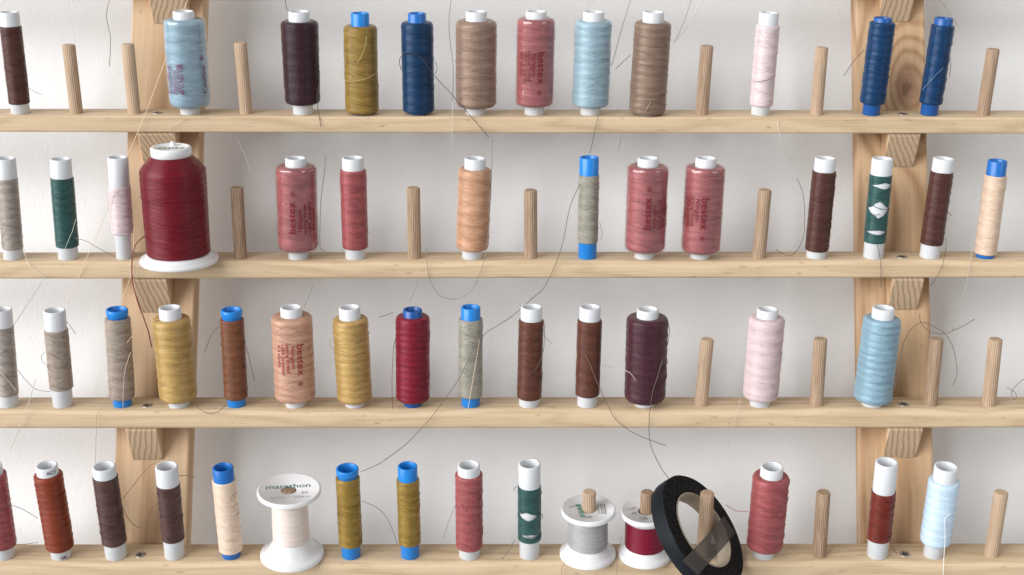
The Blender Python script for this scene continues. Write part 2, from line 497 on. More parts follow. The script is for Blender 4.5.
def pdir(r): a = LEAN[r]; return Vector((0, -math.sin(a), math.cos(a)))
def qdir(r): a = LEAN[r]; return Vector((0, -math.cos(a), -math.sin(a)))
def yrow(r, x): a, b = YROW[r]; return a + (b - a) * x / 1024.0
def wpeg(r): a = LEAN[r]; return POST_W + BART[r] * math.sin(a) + PEG_Q * math.cos(a)
def foot(r, x, fwd=0.0): return at_w(x, yrow(r, x), wpeg(r)) + qdir(r) * fwd
def on_row(r, x, y, d):                          # point seen at (x, y), d px in front of row r's peg plane
    return on_plane(x, y, foot(r, 512) + qdir(r) * d, qdir(r))

def axis_to(r, B, tx, ty):
    """length and direction of the axis from B to the point seen at (tx, ty), leaning with the row."""
    p = pdir(r)
    d = ray(tx, ty)
    n = p.cross(RGT)
    s = (B - CAM).dot(n) / d.dot(n)
    T = CAM + d * s
    v = T - B
    return v.length, v.normalized()

def frame(B, z):
    x = (RGT - z * RGT.dot(z)).normalized(); y = z.cross(x)
    M = Matrix((x, y, z)).transposed().to_4x4()
    M.translation = B * K
    return M

# materials of the rack
KN = at_w(906.5, 86, POST_W)
KC = sum((at_w(x_, y_, POST_W).x for x_, y_ in ((856.7, 20), (924.7, 20), (861.7, 450), (932.7, 450)))) / 4
POSTL = mat_wood('pine_post', (208, 178, 144), (168, 128, 90), 'Z', 0.55, None, 0.7, freq=0.42)
POSTR = mat_wood('knotty_pine_post', (200, 168, 133), (154, 114, 80), 'Z', 0.6, (KN.x - KC, KN.z, 15.0), 0.7, freq=0.5, var=False)
BARM = mat_wood('pale_pine_bar', (210, 187, 155), (166, 136, 102), 'X', 0.32, None, 0.8, freq=1.2)
ENDG = mat_endgrain('end_grain')

rack = empty('thread_rack', Matrix.Translation(Vector((0, 0, -0.34))))
tag(rack, 'pale pine wall rack of wooden pegs on four shelf bars, fixed to two posts', 'thread rack')
RINV = rack.matrix_world.inverted()

def rack_part(name, me, mat, loc=None, parent=None, pM=None):
    o = bpy.data.objects.new(name, me); COL.objects.link(o)
    if len(me.materials) == 0: me.materials.append(mat)
    M = loc if loc is not None else Matrix.Identity(4)
    PM = pM if pM is not None else rack.matrix_world
    o.parent = parent or rack
    o.matrix_parent_inverse = PM.inverted()
    o.matrix_basis = M
    return o

def post(corners, mat):
    tl, tr, bl, br = [at_w(x, y, POST_W) for x, y in corners]
    def ext(a, b, z): return a + (b - a) * ((z - a.z) / (b.z - a.z))
    z0, z1 = -520.0, 430.0
    c = (tl + tr + bl + br) / 4
    bm = bmesh.new()
    def ring(z):
        l, r_ = ext(tl, bl, z), ext(tr, br, z)
        return [Vector((l.x, -POST_W, z)), Vector((r_.x, -POST_W, z)), Vector((r_.x, -1.0, z)), Vector((l.x, -1.0, z))]
    org = Vector((c.x, -POST_W / 2, 0))
    va = [bm.verts.new((v - org) * K) for v in ring(z0)]; vb = [bm.verts.new((v - org) * K) for v in ring(z1)]
    bm.faces.new(va[::-1]); bm.faces.new(vb)
    for i in range(4):
        k = (i + 1) % 4; bm.faces.new((va[i], va[k], vb[k], vb[i]))
    bmesh.ops.bevel(bm, geom=bm.edges[:], offset=1.6 * K, segments=2, affect='EDGES', profile=0.6)
    me = finish(bm, 'post', False)
    M = Matrix.Translation(org * K)
    return rack_part('post', me, mat, M), M, org

postL, ML, orgL = post([(131.5, 20), (203, 20), (115.6, 440), (189, 440)], POSTL)
postR, MR, orgR = post([(856.7, 20), (924.7, 20), (861.7, 450), (932.7, 450)], POSTR)
BR = {0: (168, 897.5), 1: (159, 902), 2: (152.5, 906), 3: (144, 903)}
BRW = {0: (38, 33), 1: (38, 32), 2: (34, 31), 3: (31, 34)}

def bar_section(r):
    """closed (q, p) outline of a shelf bar with a rounded front edge."""
    rr = {0: 2.0, 1: 2.2, 2: 6.5, 3: 7.5, 4: 7.0}[r]; rb = {0: 2, 1: 2.0, 2: 3.0, 3: 4.0, 4: 3.0}[r]
    BAR_T = BART[r]
    pts = [(0, 0.0)]
    def arc(cx, cy, rad, a0, a1, n=6):
        return [(cx + rad * math.cos(R(a0 + (a1 - a0) * i / n)), cy + rad * math.sin(R(a0 + (a1 - a0) * i / n))) for i in range(n + 1)]
    pts += arc(BAR_D - rb, rb, rb, -90, 0) + arc(BAR_D - rr, BAR_T - rr, rr, 0, 90)
    pts += arc(1.2, BAR_T - 1.2, 1.2, 90, 180, 3)
    return pts

BAR = {}
for r in range(5):
    p, q = pdir(r), qdir(r)
    back = -p * BART[r] - q * PEG_Q
    L, Rr = foot(r, -160) + back, foot(r, 1184) + back
    ctr = (L + Rr) / 2
    sec = bar_section(r)
    bm = bmesh.new()
    NS = 28
    rings = []
    for i in range(NS + 1):
        c = L.lerp(Rr, i / NS) - ctr
        ring = []
        for (a, b) in sec:
            j = noise.noise(Vector((i * 0.7, r * 9.1, a * 0.05 + b * 0.05))) * 0.35
            ring.append(bm.verts.new((c + q * (a + j) + p * (b + j * 0.4)) * K))
        rings.append(ring)
    for i in range(NS):
        for s in range(len(sec)):
            k = (s + 1) % len(sec)
            bm.faces.new((rings[i][s], rings[i][k], rings[i + 1][k], rings[i + 1][s]))
    bm.faces.new(rings[0]); bm.faces.new(rings[-1][::-1])
    me = finish(bm, 'shelf_bar', True)
    try: me.set_sharp_from_angle(angle=R(40))
    except Exception: pass
    M = Matrix.Translation(ctr * K)
    o = rack_part('shelf_bar', me, BARM, M)
    BAR[r] = (o, M)

# brackets: wooden wedges between post and bar
for r in range(4):
    a = LEAN[r]
    for side in (0, 1):
        bx = BR[r][side]; hw = BRW[r][side] / 2
        ubk = foot(r, bx) - pdir(r) * BART[r] - qdir(r) * PEG_Q
        c = at_w(bx, yrow(r, bx) + 22, 45).x
        A = Vector((0, ubk.y, ubk.z)); B = A + qdir(r) * 31; B2 = B - Vector((0, 0, 1)) * 3; C = A - Vector((0, 0, 45 if side == 0 else 43))
        A.y = -POST_W - 0.3; C.y = A.y
        org = Vector((c, -POST_W - 12, ubk.z - 20))
        bm = bmesh.new()
        off = -pdir(r) * 0.3
        prof = [A + off, B + off, B2, C]
        lv = [bm.verts.new((Vector((c - hw, v.y, v.z)) - org) * K) for v in prof]
        rv = [bm.verts.new((Vector((c + hw, v.y, v.z)) - org) * K) for v in prof]
        bm.faces.new(lv); bm.faces.new(rv[::-1])
        for i in range(4):
            k = (i + 1) % 4; bm.faces.new((lv[i], rv[i], rv[k], lv[k]))
        bmesh.ops.recalc_face_normals(bm, faces=bm.faces[:])
        bmesh.ops.bevel(bm, geom=bm.edges[:], offset=0.9 * K, segments=1, affect='EDGES')
        me = finish(bm, 'bracket', False)
        me.materials.append(ENDG); me.materials.append(POSTL)
        for f in me.polygons:
            if abs(f.normal.x) > 0.7: f.material_index = 1
        PM = ML if side == 0 else MR
        rack_part('bracket', me, ENDG, Matrix.Translation(org * K), postL if side == 0 else postR, rack.matrix_world)

# fix parenting offset for brackets: their parent is a part, so the inverse is the part's own world matrix
for o in list(COL.objects):
    if o.name.startswith('bracket'):
        o.matrix_parent_inverse = (ML if o.parent == postL else MR).inverted()

# pegs
def peg_mesh(h, rad, sd):
    rnd = random.Random(sd)
    bm = bmesh.new()
    ph = rnd.random() * 6
    def rf(th, r_, z): return r_ * (1 + 0.018 * math.sin(22 * th) + 0.012 * math.sin(3 * th + ph))
    prof = [(rad, -3), (rad, h * 0.33), (rad, h * 0.66), (rad, h - 1.4), (rad - 0.5, h - 0.6), (rad - 1.3, h)]
    rings, _ = lathe(bm, prof, 88, rf)
    disc(bm, rings[-1])
    me = finish(bm, 'peg', True)
    for f in me.polygons:
        if len(f.vertices) > 4: f.use_smooth = False
    return me

PEGS = [
    (1, 76.5, 68.5, 44.5, 12.6), (1, 134.4, 127.7, 43.7, 12.4), (1, 246.3, 240.2, 42.3, 12.6), (1, 701.6, 707, 45.3, 12.6), (1, 816.4, 821.9, 47.0, 12.2), (1, 982.9, 993.3, 48.6, 12.6),
    (2, 240.7, 236.7, 187.2, 12.6), (2, 414.6, 413.2, 187.3, 13.0), (2, 530.8, 530.6, 189.7, 12.8), (2, 758.9, 765, 189.5, 12.8),
    (3, 700.9, 707.2, 338.8, 12.8), (3, 816.2, 820.5, 338.3, 13.0), (3, 930.2, 936.6, 338.2, 13.0), (3, 988.7, 995.5, 338.6, 13.2),
    (4, 703.2, 707.4, 492.2, 13.2), (4, 819.3, 823.6, 491.8, 13.2), (4, 991.2, 1001.2, 491.8, 13.4),
    (4, 587.8, 589.2, 491.2, 12.8), (4, 645.2, 647.2, 491.6, 12.6), (4, 291.8, 288.4, 489.6, 12.4),
]
for i, (r, bx, tx, ty, w) in enumerate(PEGS):
    B = foot(r, bx)
    h, z = axis_to(r, B, tx, ty)
    M = frame(B, z)
    rack_part('peg', peg_mesh(h, w / 2 * 1.0, i), PEGM, M, BAR[r][0], BAR[r][1])

# screws on the bars
def screw_mesh():
    bm = bmesh.new()
    prof = [(5.2, -0.6), (5.2, 0.25), (4.6, 0.55), (1.9, 0.6), (1.9, -0.9)]
    rings, _ = lathe(bm, prof, 24)
    disc(bm, rings[-1])
    for an in (0, math.pi / 2):
        c, s = math.cos(an + .4), math.sin(an + .4)
        pts = [(-3.6, -0.7), (3.6, -0.7), (3.6, 0.7), (-3.6, 0.7)]
    me = finish(bm, 'screw', True)
    return me
SCREW = screw_mesh()
bmx = bmesh.new()
for an in (0.4, 0.4 + math.pi / 2):
    c, s = math.cos(an), math.sin(an)
    vs = [bmx.verts.new(Vector((x * c - y * s, x * s + y * c, 0.72)) * K) for x, y in [(-3.6, -0.7), (3.6, -0.7), (3.6, 0.7), (-3.6, 0.7)]]
    for v in vs: v.co.z += (0.02 if an > 1 else 0.0) * K
    bmx.faces.new(vs)
SLOT = finish(bmx, 'screw_slot', False)
DARK = ink((40, 38, 36))
SLOT.materials.append(DARK); SCREW.materials.append(METAL)
bmj = bmesh.new(); bmj.from_mesh(SCREW); n0 = len(bmj.faces); bmj.from_mesh(SLOT); bmj.faces.ensure_lookup_table()
for f in bmj.faces[n0:]: f.material_index = 1
me = bpy.data.meshes.new('screw'); bmj.to_mesh(me); bmj.free()
me.materials.append(METAL); me.materials.append(DARK)
SCREW = me
for (r, x, dq) in [(1, 157.5, 0), (1, 903, -1), (2, 902, 0), (3, 147.5, 2), (3, 903.5, 0), (4, 140, -1), (4, 905, -1)]:
    B = foot(r, x) + qdir(r) * dq
    rack_part('screw', SCREW, METAL, frame(B + pdir(r) * 0.1, pdir(r)), BAR[r][0], BAR[r][1])

# ---------------------------------------------------------------- spools
GROUP = 'spools of thread on the rack pegs'
SP = {}
SIN_E = {1: 0.21, 2: 0.26, 3: 0.33, 4: 0.52}

def core_mesh(rt, rb, h, lip, rlip=None):
    bm = bmesh.new()
    rl = rlip or rt
    prof = [(rb - 1.8, 0), (rb - 0.3, 0), (rb, 0.5), (rb, h * 0.4), (rt, h * 0.7)]
    if lip:
        prof += [(rt, h - 7), (rl, h - 5.5), (rl, h - 0.7), (rl - 0.6, h)]
    else:
        prof += [(rt, h - 0.7), (rt - 0.6, h)]
    ri = rl - 2.1
    prof += [(ri + 0.5, h), (ri, h - 0.6), (ri - 0.2, h - 14), (ri - 1.0, h * 0.5), (0.2, h * 0.5 - 1)]
    rings, _ = lathe(bm, prof, 48)
    me = finish(bm, 'core_tube', True)
    try: me.set_sharp_from_angle(angle=R(50))
    except Exception: pass
    return me

def wind_mesh(rw, z0, z1, rc, sd, shoulder=3.0, taper=0.0, rough=1.0, gaps=None, strands=22, bot=None):
    rnd = random.Random(sd)
    bm = bmesh.new()
    prof = []
    sb = bot if bot is not None else shoulder
    H = z1 - z0
    def rad_at(z):
        f = (z - z0) / H
        r_ = rw * (1 + taper * (f - 0.5))
        db, dt = (z - z0), (z1 - z)
        if db < sb: r_ -= sb * 0.7 * (1 - math.sqrt(max(0, 1 - (1 - db / sb) ** 2)))
        if dt < shoulder: r_ -= shoulder * 0.8 * (1 - math.sqrt(max(0, 1 - (1 - dt / shoulder) ** 2)))
        return max(r_, rc - 0.3)
    n = max(50, int(H * (2.6 if gaps else 1.5)))
    prof.append((rc - 0.6, z0 + 0.3))
    for i in range(n + 1):
        z = z0 + H * i / n
        prof.append((rad_at(z), z))
    prof.append((rc - 0.6, z1 - 0.4))
    o1, o2 = rnd.random() * 50, rnd.random() * 50
    amp = rough * min(1.0, (rw - rc) * 0.18 + 0.35)
    ph = (sd % 97) * 0.37
    pv = 0.65 + 0.75 * ((ph * 1.7) % 1.0)
    def pert(th, r_, z):
        c, s = math.cos(th), math.sin(th)
        e = noise.noise(Vector((c * 1.0 + o1, s * 1.0, z * 0.07))) * 0.55
        e += noise.noise(Vector((c * 0.8 + o2, s * 0.8, z * 0.5 + 1.2 * s))) * 0.22
        k = 2 * math.pi * z / (PITCH_W * pv); w2 = 2 * th + ph
        e += 0.38 * math.sin(k + w2) * math.sin(k - w2)
        return r_ + e * amp * 0.62
    seg = 180 if gaps else 64
    rings, faces = lathe(bm, prof, seg, pert)
    if gaps:
        kill = []
        for f in faces:
            c = f.calc_center_median() / K
            ph = math.atan2(c.x, -c.y) * rw
            for (s0, zz, hw_, hh) in gaps:
                wob = noise.noise(Vector((ph * 0.25, c.z * 0.3, sd))) * 0.12
                if abs(ph - s0) / hw_ + abs(c.z - zz) / hh < 1 + wob: kill.append(f); break
        bmesh.ops.delete(bm, geom=kill, context='FACES')
    # single strands crossing over the surface
    for _ in range(strands):
        za = z0 + H * (0.04 + 0.92 * rnd.random()); sl = rnd.choice((-1, 1)) * rnd.uniform(0.6, 3.2) * (1 if rnd.random() < .8 else 2.2)
        th0 = math.pi * rnd.uniform(0.35, 1.0); span = rnd.uniform(0.7, 2.0)
        pts, uvs = [], []
        for i in range(17):
            t = i / 16; th = th0 + span * t; z = min(max(za + sl * (t - 0.5) * 2, z0 + 1), z1 - 1)
            lift = -0.35 + 0.58 * min(1.0, 2.2 * math.sin(t * math.pi))
            rr = pert(th, rad_at(z), z) + lift
            pts.append(Vector((rr * math.sin(th), rr * math.cos(th), z)) * K); uvs.append((th / (2 * math.pi), z))
        tube(bm, pts, rnd.uniform(0.16, 0.28) * K, 4, True, uvs)
    # short stray fibre ends
    for _ in range(int(9 * rough)):
        th = math.pi * rnd.uniform(0.4, 1.6); z = z0 + H * rnd.uniform(0.1, 0.9)
        r0 = rad_at(z); pts = []; uvs = []
        d1, d2 = rnd.uniform(-.15, .15), rnd.uniform(-3, 3)
        for i in range(6):
            t = i / 5; r_ = r0 - 0.3 + rnd.uniform(1.0, 1.8) * t
            a = th + d1 * t; pts.append(Vector((r_ * math.sin(a), r_ * math.cos(a), z + d2 * t * t)) * K); uvs.append((a / 6.283, z))
        tube(bm, pts, 0.13 * K, 3, True, uvs)
    return finish(bm, 'thread_winding', True)

def spool(key, label, r, bx, tx, ty, cw, cc, ww, wt, wb, col, cwb=None, lip=None, film=None, gaps=None, taper=0.0, shoulder=None, rough=1.0, strands=22, rlip=None, bot=None):
    B = foot(r, bx)
    h, z = axis_to(r, B, tx, ty)
    M = frame(B, z)
    e = empty('thread_spool', M)
    tag(e, label, 'thread spool', GROUP)
    by = yrow(r, bx); ppx = h / (by - ty)
    rc = cw / 2 * 0.985; rcb = (cwb or cw * 0.95) / 2
    rw = ww / 2 * 0.985
    z1 = (by - wt) * ppx; z0 = max(1.2, (by - (wb - rw * SIN_E[r])) * ppx)
    link('core_tube', core_mesh(rc, rcb, h, bool(lip), (rlip or 0) / 2 or None), CORE[cc], e)
    if shoulder is None: shoulder = 1.2 + max(0, (rw - rc)) * 0.42
    sd = sum(ord(c_) * (i_ * 31 + 7) for i_, c_ in enumerate(key))
    wo = link('thread_winding', wind_mesh(rw, z0, z1, min(rc, rcb), sd, shoulder, taper, rough, gaps, strands, bot), thread_mat(col), e)
    wo['wind_phase'] = (sd % 97) * 0.37
    SP[key] = (e, M, rw, z0, z1, r)
    if film:
        bm = bmesh.new()
        rf = rw + 1.0
        o1 = random.random() * 40
        def pert(th, r_, zz):
            return r_ + 0.45 * noise.noise(Vector((2 * math.cos(th) + o1, 2 * math.sin(th), zz * 0.06))) + 0.2 * noise.noise(Vector((3 * math.cos(th) + o1, 3 * math.sin(th), zz * 0.4)))
        prof = [(rf - 7, z0 - 0.8), (rf - 2, z0 - 0.6)] + [(rf, z0 + 1 + (z1 - z0 - 2.5) * i / 40) for i in range(41)] + [(rf - 1.2, z1 + 0.1), (rf - 4, z1 + 0.9), (rc + 1, z1 + 1.0)]
        lathe(bm, prof, 64, pert)
        link('plastic_wrap', finish(bm, 'plastic_wrap'), FILM, e)
    return e

S = spool
# ---- top shelf
S('a1', 'slim brown spool on white tube, first at left end of top shelf', 1, 20.6, 8.9, 11.8, 19.5, 'w', 21, 25.4, 105, 'brown', shoulder=1)
S('a2', 'light blue spool with magenta print, standing before left post on top shelf', 1, 190.6, 183.3, 11.0, 21, 'w', 40.5, 18.5, 109, 'skyp', film=1)
S('a3', 'dark plum spool on top shelf, left of the olive spool with blue tube', 1, 303.2, 299, 11.2, 21.3, 'w', 36.6, 20.5, 106.5, 'plum', taper=.05)
S('a4', 'fat olive spool on blue tube, top shelf between plum and navy spools', 1, 362.2, 359.9, 12.8, 18.3, 'b', 33.8, 25, 115.5, 'olive')
S('a5', 'fat navy spool on blue tube between olive and tan spools', 1, 418.6, 416.9, 13.0, 18.2, 'd', 32.4, 21.5, 115, 'navy')
S('a6', 'tan brown spool between fat navy spool and wrapped rose spool', 1, 475.9, 476.4, 11.2, 21.2, 'w', 41.2, 20, 110, 'tan')
S('a7', 'rose spool in shiny wrap with red print, the only rose one on top shelf', 1, 534.2, 536.3, 11.2, 21, 'w', 37.6, 18, 108, 'rosew', film=1)
S('a8', 'pale blue spool without print, top shelf between rose and tan brown spools', 1, 590, 593.8, 11.6, 21.2, 'w', 37, 20, 109, 'sky')
S('a9', 'tan brown spool on top shelf between pale blue spool and bare peg', 1, 647, 653.7, 11.6, 21.2, 'w', 37, 21.5, 116, 'tan2')
S('a10', 'slim pale pink spool on white tube standing between two bare pegs', 1, 760.2, 769.2, 12.4, 19.6, 'w', 23.5, 24.5, 107.5, 'palepink')
S('a11', 'slim navy spool on blue tube, left of the knot in the right post', 1, 870.8, 883.2, 17.6, 18.3, 'i', 25.6, 21.5, 105.5, 'navy2', rough=1.3)
S('a12', 'slim navy spool on blue tube, right of the knot in the right post', 1, 928.8, 944.2, 17.8, 18.3, 'i', 22.8, 24.5, 105.5, 'navy2', rough=1.3)
# ---- second shelf
S('b1', 'slim grey spool on white tube, first at left end of second shelf', 2, 13.6, 5.2, 158, 20.2, 'w', 20.8, 177, 250.5, 'grey', shoulder=1)
S('b2', 'slim all dark green spool on white tube, second shelf', 2, 68.4, 60.4, 158.6, 20.8, 'w', 22.8, 176.8, 248.5, 'green', shoulder=1)
S('b3', 'nearly empty pale pink spool on long white tube beside burgundy cone', 2, 124.2, 117.6, 157, 20.2, 'w', 21.8, 185, 235, 'palepink', cwb=15.5, shoulder=1)
S('b5', 'wrapped rose spool with upright red print, leftmost on second shelf', 2, 298.6, 295.7, 157.8, 21, 'w', 40, 165.5, 253, 'rosew', film=1)
S('b6', 'slim unwrapped rose spool on white tube, second shelf beside bare peg', 2, 355.6, 352.7, 157.6, 21.4, 'w', 26.5, 169, 250.5, 'rose')
S('b7', 'apricot spool on white tube between two bare pegs, second shelf', 2, 472, 475.3, 158, 21.2, 'w', 32.6, 168, 252.5, 'apricot')
S('b8', 'slim grey spool on blue tube with blue showing at both ends, second shelf', 2, 587.4, 589.2, 157, 19.2, 'b', 20.8, 174, 244, 'greyb', shoulder=1)
S('b9', 'wrapped rose spool standing next to slim grey blue-tubed spool', 2, 644.6, 648.3, 157.8, 21, 'w', 40, 165.5, 254, 'rosew', film=1)
S('b10', 'wrapped rose spool with print reading downward, second shelf beside bare peg', 2, 700, 706.2, 157.8, 21, 'w', 38.6, 166, 255, 'rosew', film=1)
S('b11', 'dark brown spool on white tube just left of the right post, second shelf', 2, 816, 825.6, 157.8, 20.8, 'w', 23.8, 170.5, 252.5, 'brown', shoulder=1)
S('b12', 'dark green spool with white diamond gaps, in front of the right post', 2, 873, 882.6, 158.2, 20.8, 'w', 22.2, 174, 244, 'green', shoulder=1,
  gaps=[(2.0, 75, 13, 3.2), (-1.5, 51, 13, 8.6), (-1, 28, 14, 2.6)], strands=9)
S('b13', 'dark brown spool with white tube ends, over right edge of right post', 2, 929.4, 944, 158.2, 20.8, 'w', 22.8, 171, 246, 'brown', shoulder=1)
S('b14', 'slim cream peach spool on blue tube, last on second shelf', 2, 984.8, 997.8, 160.4, 18.8, 'd', 21.8, 174.5, 256, 'cream', shoulder=1.4)
# ---- third shelf
S('c1', 'slim grey spool on white tube cut by left edge, third shelf', 3, 8.9, 1.2, 308.8, 20.4, 'w', 21, 325, 397, 'grey', shoulder=1)
S('c2', 'grey spool with long bare white tube ends, second on third shelf', 3, 63.2, 54.2, 310, 21.2, 'w', 23, 328.5, 391, 'grey3', cwb=19.6, shoulder=1)
S('c3', 'grey brown spool on blue tube in front of left post edge', 3, 122.6, 116.9, 309, 18.8, 'b', 25.2, 317, 401, 'grey3', lip=1, rlip=21)
S('c4', 'gold spool on white tube in front of left post, third shelf', 3, 179.4, 169.7, 307.4, 21.6, 'w', 37.4, 317.5, 404, 'gold')
S('c5', 'slim copper brown spool on blue tube, third shelf beside gold spool', 3, 236.6, 231.4, 309.4, 18.8, 'b', 23.2, 318, 401, 'copper', lip=1, rlip=20.6)
S('c6', 'peach spool with red printed lettering, third shelf', 3, 295.8, 291, 307, 21.2, 'w', 40.4, 315, 404, 'peach')
S('c7', 'gold spool on white tube between peach and burgundy spools', 3, 355.2, 349.4, 307, 21, 'w', 34.8, 317.5, 405, 'gold')
S('c8', 'burgundy spool on dark blue tube, third shelf', 3, 412.8, 412.6, 309.2, 18.8, 'i', 33.6, 315.5, 404.5, 'burg3')
S('c9', 'slim grey spool on blue tube crossed by long dark thread, third shelf', 3, 470.6, 470.7, 306.8, 19.2, 'b', 24, 317.8, 399, 'greyb', shoulder=1.5)
S('c10', 'brown spool with loop of thread at its right side, third shelf', 3, 529, 531.6, 306.6, 21.2, 'w', 24.8, 319, 401, 'brown2')
S('c11', 'brown spool on third shelf, left neighbour of the fat plum spool', 3, 587, 590.2, 306.6, 20.8, 'w', 24.4, 319, 398, 'brown2')
S('c12', 'fat plum spool on white tube, third shelf beside bare peg', 3, 644.6, 647.8, 308.8, 21.4, 'w', 41.4, 316.5, 405.5, 'plum3', rough=1.1)
S('c13', 'fat pale pink spool on white tube between two bare pegs', 3, 759.6, 767.8, 308.8, 21, 'w', 35, 316.5, 402.5, 'pink3')
S('c14', 'sky blue spool in front of the right post, third shelf', 3, 871.8, 883.8, 307.6, 21.6, 'w', 36.6, 317, 405.5, 'sky3', rough=1.5, taper=-.03)
# ---- bottom shelf
S('d1', 'rose spool cut off by left edge of the picture, bottom shelf', 4, 4.6, -9.5, 465, 21, 'w', 27, 473, 551.5, 'rose')
S('d2', 'rust brown spool with black marks on its white rim, bottom shelf', 4, 61.6, 46.4, 465, 20.6, 'w', 27.2, 473, 553.5, 'rust', rough=1.2)
S('d3', 'dull brown spool on white tube, left of the left post', 4, 116.4, 103.7, 466, 22, 'w', 24, 475.5, 547.5, 'cocoa', shoulder=1.2)
S('d4', 'dull brown spool with long bare white tube top before left post', 4, 174.8, 166.4, 466, 21.6, 'w', 22.6, 483, 543.5, 'cocoa', shoulder=1, cwb=19.6)
S('d5', 'cream spool on blue tube, bottom shelf right of left post', 4, 231.4, 222.8, 467, 20, 'd', 23, 479, 555, 'cream4', cwb=18, shoulder=1)
S('d7', 'slim olive spool on blue tube beside the wide white flanged spool', 4, 351.2, 347.2, 468, 19.4, 'b', 23.4, 476, 549, 'olive4', lip=1, rlip=21.6)
S('d8', 'slim olive spool on blue tube, bottom shelf next to slim rose spool', 4, 410.2, 407.4, 465.6, 19, 'b', 22.2, 478, 547.5, 'olive4')
S('d9', 'slim rose spool on white tube, bottom shelf beside green and white spool', 4, 469.4, 468.8, 464.8, 21.6, 'w', 26.6, 473, 552.5, 'rose')
S('d10', 'dark green spool with white gaps and tall bare tube, bottom shelf', 4, 529.4, 529.5, 463.4, 21.4, 'w', 23, 484.5, 543.5, 'green', shoulder=1, cwb=19.6,
  gaps=[(-2.5, 49.5, 12.5, 4.8), (1.0, 27.5, 12.5, 2.4)], strands=9)
S('d14', 'fat rose spool on white tube right of the black tape roll', 4, 763.6, 772.2, 466.4, 22, 'w', 35.4, 475, 555, 'rose')
S('d15', 'rust red spool with tall bare white tube before right post', 4, 877, 886.8, 462, 21.4, 'w', 23.4, 490, 543.5, 'rust4', cwb=20, shoulder=1, rough=1.3)
S('d16', 'icy pale blue spool on white tube over right edge of right post', 4, 932.8, 946.4, 466.4, 22.4, 'w', 30, 479, 548.5, 'ice', cwb=19)

# printing on the wrapped and printed spools
def add_print(key, lines, rgb):
    e, M, rw, z0, z1, r = SP[key]
    bm = bmesh.new()
    for (txt, size, phi, zf, up, bold, sq) in lines:
        text_on_cyl(bm, txt, size, rw + (0.8 if key == 'c6' else 2.1), phi, z0 + (z1 - z0) * zf, up, bold, sq)
    link('printed_lettering', finish(bm, 'printed_lettering', False), ink(rgb), e)

def bestex(key, phi, zf, up, rgb=(112, 0, 12)):
    sg = 1 if up else -1
    z = zf
    L = [('bestex', 10.8, phi, z, up, 0.05, 1.12), ('\u00ae', 6.0, phi, z + sg * 0.455, up, 0.04, 1.0)]
    L += [('N\u00e4hgarn', 6.2, phi + sg * 0.30, z + sg * 0.02, up, 0.02, 1.1), ('sewing thread', 5.2, phi + sg * 0.53, z - sg * 0.01, up, 0.05, 1.05),
          ('100% polyester', 5.0, phi + sg * 0.77, z, up, 0.05, 1.05), ('fil \u00e0 coudre', 4.6, phi + sg * 0.98, z + sg * 0.02, up, 0.05, 1.1)]
    add_print(key, L, rgb)
bestex('a7', 0.12, 0.66, False)
bestex('b5', 0.05, 0.24, True)
bestex('b9', 0.10, 0.30, True)
bestex('b10', -0.22, 0.69, False)
bestex('c6', 0.34, 0.735, False, (146, 26, 32))
add_print('a2', [('Coutline', 7.6, -0.66, 0.17, True, 0.06, 1.05), ('Nylbond', 6.6, -0.36, 0.17, True, 0.06, 1.05), ('extra strong', 5.6, -0.16, 0.19, True, 0.06, 1.0),
                 ('60 m Nm 120', 5.4, 0.02, 0.17, True, 0.06, 1.0), ('Coutline', 7.6, 1.16, 0.16, True, 0.06, 1.05), ('\u00ae', 6.0, 1.06, 0.55, True, 0.06, 1.0)], (110, 8, 74))

e, M, rw, z0, z1, r = SP['d2']
bm = bmesh.new()
text_on_cyl(bm, 'A', 6.2, 10.6, 0.75, z1 + 1.5, False, .03)
bm.free()
bm = bmesh.new()
def text_around(bm, text, size, r_, phi0, z, bold=0.0):
    vs, fs = glyphs(text, size, bold)
    nv = [bm.verts.new(Vector((r_ * math.sin(phi0 + v.x / r_), -r_ * math.cos(phi0 + v.x / r_), z + v.y)) * K) for v in vs]
    for f in fs:
        try: bm.faces.new([nv[i] for i in f])
        except ValueError: pass
text_around(bm, 'AC:2', 4.6, 10.55, 0.25, z1 + 3.4, .04)
link('printed_lettering', finish(bm, 'printed_lettering', False), ink((34, 32, 34)), e)
bm = bmesh.new()
text_around(bm, '100', 4.6, 10.2, 0.15, 1.4, .05)
link('printed_lettering', finish(bm, 'printed_lettering', False), ink((34, 32, 34)), e)

